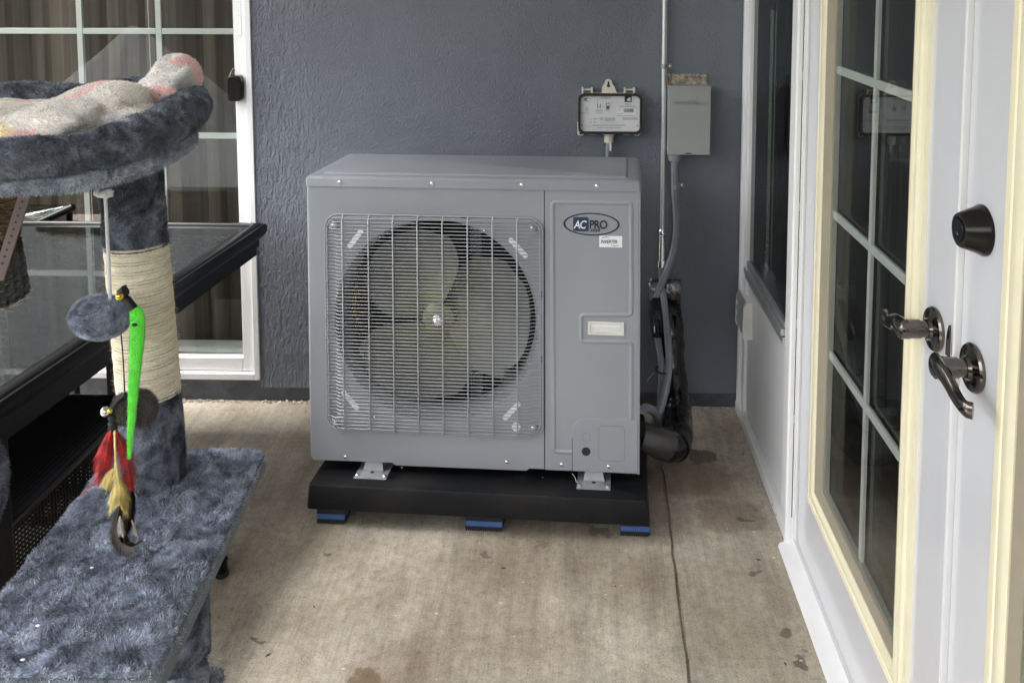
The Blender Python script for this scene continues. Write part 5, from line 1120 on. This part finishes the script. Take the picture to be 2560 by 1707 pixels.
# bed: two rolls round a sling
bcx, bcy, ba, bb = -0.702, -2.01, 0.212, 0.225
def sup(cx_, cy_, a_, b_, n_=72, e_=2.6):
    o = []
    for k in range(n_):
        t_ = 2*pi*k/n_; c_, s_ = cos(t_), sin(t_); o.append((cx_+a_*math.copysign(abs(c_)**(2/e_), c_), cy_+b_*math.copysign(abs(s_)**(2/e_), s_)))
    return o
def sy_(y): return max(0, min(1, (y-(bcy-bb))/(2*bb)))
def zrim(x, y): return 1.357-0.002*sy_(y)+0.018*max(0, (x-bcx)/ba)*max(0, (y-bcy)/bb)+0.0025*sin(x*31+y*17)
rim = [(x, y, zrim(x, y)) for x, y in sup(bcx, bcy, ba, bb)]
mb = MB(); mb.tube(rim, [0.0195+0.0095*sy_(rim[k][1])+0.0016*sin(k*.55)+0.001*sin(k*1.3) for k in range(72)], 18, closed=True, squash=0.92); rm = mb.build('bed_rim', 'plush_d', CT, smooth=True, **W)
fur(rm, 170000, 0.0052, 0.0008, (0.05, 0, -0.35), 0.55, 21, curl=0.5, clump=0.6)
mb = MB(); rings = []
for d, u_, e_ in ((-0.006, 0.0, 1), (0.006, 0.25, 1), (0.008, 0.6, 1), (-0.008, 0.9, 1), (-0.05, 1.0, 1), (-0.15, 1.0, 1)): rings.append([(x, y, zrim(x, y)-(0.0145+0.0095*sy_(y))-u_*(0.020+0.030*sy_(y))) for x, y in sup(bcx, bcy, ba+d, bb+d)])
mb.loft(rings, True); un = mb.build('bed_underside', 'plush', CT, smooth=True, **W)
fur(un, 90000, 0.006, 0.0008, (0.05, -0.1, -0.45), 0.7, 22, curl=0.6, clump=0.5)
mb = MB(); mb.prism(sup(bcx, bcy, ba-.01, bb-.01), 1.330, 1.346, 'z'); mb.build('bed_cushion', 'plush', CT, smooth=True, **W)

# blanket heaped in the bed
def ap(x, y, Z): # point at a given distance (Y plane) seen at a photo pixel
    return Vector(onY(x, y, Z))
mb = MB()
blobs = [(395, 232, -1.90, (.052, .030, .024), 32), (440, 196, -1.88, (.034, .030, .032), 25), (360, 270, -1.92, (.045, .035, .022), 20), (255, 268, -1.97, (.060, .05, .030), 8), (200, 296, -2.00, (.070, .05, .030), 10), (300, 300, -1.98, (.06, .05, .024), -10),
         (130, 318, -2.04, (.070, .06, .028), 14), (60, 308, -1.98, (.07, .06, .022), 0), (20, 345, -2.08, (.07, .05, .020), 4), (-60, 320, -2.03, (.09, .10, .026), 0), (90, 285, -1.88, (.07, .05, .016), 0), (330, 305, -2.0, (.04, .04, .02), 0), (10, 292, -1.90, (.06, .05, .018), 0)]
for x, y, Yv, rr, an in blobs:
    c_ = ap(x, y, Yv); s0 = len(mb.v); mb.ball((0, 0, 0), rr, 20, 12); mb.tf(Matrix.Translation(c_) @ Matrix.Rotation(-R(an), 4, 'Y'), s0)
for (x, y, Yv, rr, an) in ((290, 250, -1.93, (.034, .014, .010), 20), (330, 262, -1.97, (.030, .016, .012), -35), (215, 285, -2.03, (.05, .014, .012), 18), (150, 305, -2.06, (.05, .013, .011), 22), (95, 322, -2.09, (.05, .012, .012), 10), (420, 215, -1.915, (.040, .012, .010), 38), (385, 245, -1.935, (.034, .012, .010), 15), (265, 300, -2.04, (.05, .016, .012), 8), (60, 345, -2.10, (.05, .014, .010), 12), (350, 290, -1.99, (.03, .014, .012), 10)):
    c_ = ap(x, y, Yv); s0 = len(mb.v); mb.ball((0, 0, 0), rr, 16, 10); mb.tf(Matrix.Translation(c_) @ Matrix.Rotation(-R(an), 4, 'Y'), s0)
for k in range(30):
    x_, y_ = bcx+random.uniform(-.17, .11), bcy+random.uniform(-.16, .13); s0 = len(mb.v); mb.ball((0, 0, 0), (.05, .045, .020), 14, 8); mb.tf(Matrix.Translation((x_, y_, 1.352+random.uniform(-.006, .008))), s0)
bk = mb.build('fleece_blanket', 'blanket', loc=(bcx, bcy, 1.33)); remesh(bk, 0.004)
tag(bk, 'pink, grey and cream patchwork fleece blanket heaped in the cat tree bed', 'blanket')
fur(bk, 150000, 0.0034, 0.0007, (0.15, 0, 0.1), 0.8, 31, curl=0.6, clump=0.5)

# ------------------------------------------------------------------ toys
ZT = -1.97
def tp(x, y, Yv=ZT): return Vector(onY(x, y, Yv))
t = thing('plush_ball_toy', 'blue-grey plush ball hanging on a white cord from the cat bed', 'cat toy', tp(275, 740))
mb = MB(); mb.tube([tp(262, 478), tp(265, 520), tp(271, 640), tp(276, 755)], 0.0022, 8)
mb.ball(tp(264, 486), 0.0058, 12, 8); mb.tube(smooth_path([tp(243, 484), tp(250, 488), tp(262, 484), tp(274, 480), tp(276, 492)], 4), [.0038]*17, 8); mb.ball(tp(243, 483), 0.0045, 10, 6); mb.tube(smooth_path([tp(268, 482), tp(278, 484), tp(285, 477)], 4), 0.0008, 5)
mb.build('cord', 'gun_str', t, smooth=True, **W)
mb = MB(); c_ = tp(250, 793); mb.ball((0, 0, 0), (.0355, .029, .0255), 30, 20); mb.tf(Matrix.Translation(c_) @ Matrix.Rotation(R(8), 4, 'Y')); pb = mb.build('plush_ball', 'plush', t, smooth=True, **W)
fur(pb, 26000, 0.0035, 0.0006, (-.1, 0, -.15), .7, 41, clump=.3)
t = thing('feather_teaser', 'bright green felt worm toy with red, yellow and dark brown feathers, hung from black clip', 'cat toy', tp(335, 780))
F_ = -2.045
mb = MB(); mb.tube([tp(300, 738, F_), tp(318, 750, F_), tp(333, 772, F_)], [.0042, .005, .0055], 10); mb.tube([tp(299, 735, F_), tp(314, 726, F_)], [.005, .0065], 10); mb.tube([tp(304, 732, F_), tp(314, 714, F_)], [.0012, .0018], 6); mb.build('black_clip', 'rubber', t, smooth=True, **W)
mb = MB(); mb.ball(tp(299, 741, F_-.006), 0.0052, 14, 10); mb.build('gold_bell', 'gold_m', t, smooth=True, **W)
# green worm
cl = [(338, 768, .0070), (343, 790, .0088), (344, 820, .0090), (342, 860, .0088), (338, 920, .0072), (333, 980, .0062), (330, 1030, .0052), (326, 1085, .0040), (323, 1146, .0022)]
mb = MB(); P_ = smooth_path([tp(a, b, F_-.004*i/8) for i, (a, b, r) in enumerate(cl)], 5); rings = []
for i, p in enumerate(P_):
    q_ = i/(len(P_)-1)*(len(cl)-1); k = min(int(q_), len(cl)-2); r = cl[k][2]*(1-q_+k)+cl[k+1][2]*(q_-k); rings.append([(p.x+r*cos(2*pi*j/14), p.y+r*0.45*sin(2*pi*j/14), p.z+0.0005*sin(i*2.2)) for j in range(14)])
mb.loft(rings); gw = mb.build('felt_worm', 'green', t, smooth=True, **W); fur(gw, 5000, .0016, .0004, (0, 0, -.3), .8, 43)
mb = MB(); mb.ball(tp(336, 812, F_-.009), (.0035, .002, .0018), 10, 6); mb.build('worm_eye', 'ink', t, smooth=True, **W)
mb = MB(); mb.tube(smooth_path([tp(303, 838), tp(308, 900, -2.0), tp(312, 985, F_)], 5), .0009, 6); mb.tube(smooth_path([tp(314, 985, F_), tp(296, 1000, F_), tp(284, 1020, F_), tp(282, 1032, F_)], 6), .0026, 8); mb.build('black_cord', 'rubber', t, smooth=True, **W)
mb = MB(); c_ = tp(352, 1020, F_+.022); mb.ball(c_, (.0175, .014, .0205), 20, 14); c_ = tp(310, 1022, F_+.012); mb.ball(c_, (.012, .012, .017), 18, 12); pm = mb.build('brown_pompom', 'pom_br', t, smooth=True, **W); fur(pm, 9000, .005, .0007, (.1, 0, 0), .9, 44)
mb = MB(); mb.ball(tp(263, 1029, F_-.004), .0058, 14, 10); mb.build('silver_bell', 'chrome', t, smooth=True, **W)
mb = MB(); mb.ball(tp(275, 1027, F_-.010), .0032, 12, 8); mb.build('brass_bead', 'gold_m', t, smooth=True, **W)
mb = MB(); a, b = tp(281, 1036, F_), tp(281, 1072, F_); d_ = b-a; mb.lathe([(.0045, 0), (.0052, .004), (.004, .008), (.0055, .011), (.0045, .014), (.0052, .017), (.0036, d_.length)], a, d_.normalized(), 14); mb.build('feather_socket', 'rubber', t, smooth=True, **W)
def feather(name, m_, path, wid, n_, seed, barb_w=.0007, fluff=1.0, Yv=F_):
    rr_ = random.Random(seed); P_ = smooth_path([tp(x, y, Yv+dz) for x, y, dz in path], 8); m_ct = len(P_); mb = MB()
    mb.tube(P_, [max(.0003, .0011*(1-i/m_ct)) for i in range(m_ct)], 5)
    for k in range(n_):
        q_ = rr_.random()**0.9; i = min(m_ct-2, int(q_*(m_ct-1))); p = P_[i]+(P_[i+1]-P_[i])*rr_.random(); tg = (P_[min(i+2, m_ct-1)]-P_[max(0, i-1)]).normalized()
        w_ = wid(q_)*(0.75+0.5*rr_.random()); s_ = rr_.choice((-1, 1)); sd_v = tg.cross(Vector((0, 1, 0))).normalized()*s_
        d0 = (sd_v*1.0+tg*(0.9+0.5*rr_.random())+Vector((0, rr_.gauss(0, .3*fluff), rr_.gauss(0, .12*fluff)))).normalized()
        d1 = (d0+tg*0.9+Vector((0, rr_.gauss(0, .25*fluff), -.25*fluff))).normalized(); L__ = w_*1.35
        a0 = p; a1 = p+d0*L__*.5; a2 = a1+d1*L__*.55; ww = Vector((0, 0, 1)).cross(d0).normalized()*barb_w*.3+tg*barb_w
        mb.add([a0-ww*.5, a0+ww*.5, a1+ww*.5, a1-ww*.5, a2], [(0, 1, 2, 3), (3, 2, 4)])
    return mb.build(name, m_, t, **W)
feather('red_feather', 'f_red', [(278, 1076, 0), (270, 1110, -.004), (262, 1160, -.006), (252, 1205, -.006)], lambda q: .006+.009*sin(pi*min(1, q*1.1)), 1500, 1, .0005, 1.8)
feather('red_feather', 'f_red', [(290, 1076, 0), (305, 1110, .002), (318, 1160, .003), (330, 1225, .003)], lambda q: .004+.010*sin(pi*q), 1500, 2, .0004, 1.5)
feather('red_feather', 'f_red', [(262, 1150, .004), (246, 1190, .006), (225, 1215, .008), (200, 1240, .010)], lambda q: .006*(1.1-q), 120, 3, .0004)
feather('yellow_feather', 'f_yel', [(287, 1076, -.008), (288, 1120, -.010), (292, 1180, -.012), (300, 1225, -.012), (298, 1262, -.010)], lambda q: .002+.017*max(0, q-.35)*1.6 if q < .8 else .014, 1500, 4)
feather('yellow_feather', 'f_yel', [(284, 1170, -.008), (272, 1200, -.010), (264, 1235, -.010)], lambda q: .010*sin(pi*min(1, q+.15)), 500, 5)
feather('yellow_feather', 'f_yel', [(292, 1200, -.008), (286, 1240, -.010), (280, 1272, -.010)], lambda q: .009*sin(pi*min(1, q+.1)), 450, 6)
feather('brown_feather', 'f_brn', [(312, 1185, .004), (322, 1230, .006), (318, 1280, .006), (304, 1320, .004), (308, 1355, .0), (330, 1366, -.006), (352, 1354, -.010)], lambda q: (.004+.010*sin(pi*min(1, q*1.15)))*(1 if q < .8 else .5), 5200, 7, .0016, .35)
feather('brown_feather', 'f_brn', [(300, 1265, .004), (292, 1305, .004), (295, 1340, .002), (310, 1364, -.002)], lambda q: .008*sin(pi*min(1, q+.1)), 1500, 8, .0012, .4)
feather('pale_feather', 'f_whi', [(300, 1290, -.002), (302, 1320, -.004), (310, 1345, -.006)], lambda q: .007*sin(pi*min(1, q+.1)), 240, 9, .0006, .6)
feather('pale_feather', 'f_whi', [(330, 1300, .004), (338, 1325, .003), (345, 1342, .0)], lambda q: .005*sin(pi*min(1, q+.1)), 120, 10, .0005, .6)
# crumbs on the plush shelf and small litter on the floor
mb = MB()
for x, y in ((95, 1563), (57, 1648), (230, 1418)): p = onZ(x, y, zp+.004); mb.ball(p, (random.uniform(.0015, .003), .0015, .001), 8, 6)
tag(mb.build('crumbs', 'sticker'), 'tiny white crumbs on the plush shelf of the cat tree', 'debris', kind='stuff')
mb = MB()
for k in range(150):
    x, y = random.uniform(-1.0, .57), random.uniform(-1.3, -.05); r = random.uniform(.0008, .0024); mb.ball((x, y, .0006), (r*random.uniform(1, 2.5), r, .0008), 6, 4)
for x, y in ((1885, 1330), (2003, 1652), (1815, 1083), (1864, 1168), (800, 1165), (1935, 1395)): p = onZ(x, y, 0); mb.ball((p.x, p.y, .0015), (.005, .003, .002), 8, 5)
tag(mb.build('grit', 'foam'), 'pale grit and crumbs scattered on the concrete floor', 'debris', kind='stuff')
mb = MB()
for pts in (((1430, 1183), (1437, 1192), (1441, 1205)), ((1429, 1219), (1440, 1222), (1447, 1228)),): mb.tube(smooth_path([onY(a, b, -0.69) for a, b in pts], 3), .0007, 4)
for a, b in ((1005, 1168), (956, 1162), (973, 1200), (893, 1206), (1357, 1193), (1375, 1200), (1380, 1202)): p = onY(a, b, -0.66); mb.ball(p, (.0015, .001, .0008), 6, 4)
tag(mb.build('plastic_shavings', 'sticker'), 'white plastic shavings on the black equipment pad', 'debris', kind='stuff')

mb = MB(); M['leaf'] = pbr('dry_leaf', (0.10, 0.06, 0.03), 0.8, 0, 0.5, 60)
for k in range(46):
    x, y = random.uniform(-0.85, .56), random.uniform(-1.35, -.02) if k % 3 else random.uniform(-.06, -.015); a_ = random.uniform(0, 6.28); l_ = random.uniform(.0025, .008); w__ = l_*random.uniform(.15, .5); c_, s_ = cos(a_), sin(a_)
    P4 = [(l_, 0, .001), (0, w__, .0025), (-l_, 0, .001), (0, -w__, .0012)]
    mb.add([(x+p[0]*c_-p[1]*s_, y+p[0]*s_+p[1]*c_, p[2]) for p in P4]+[(x+p[0]*c_-p[1]*s_, y+p[0]*s_+p[1]*c_, p[2]-.0007) for p in P4], [(0, 1, 2, 3), (7, 6, 5, 4), (0, 4, 5, 1), (1, 5, 6, 2), (2, 6, 7, 3), (3, 7, 4, 0)])
tag(mb.build('leaf_litter', 'leaf'), 'small brown leaf flakes scattered over the concrete floor', 'debris', kind='stuff')
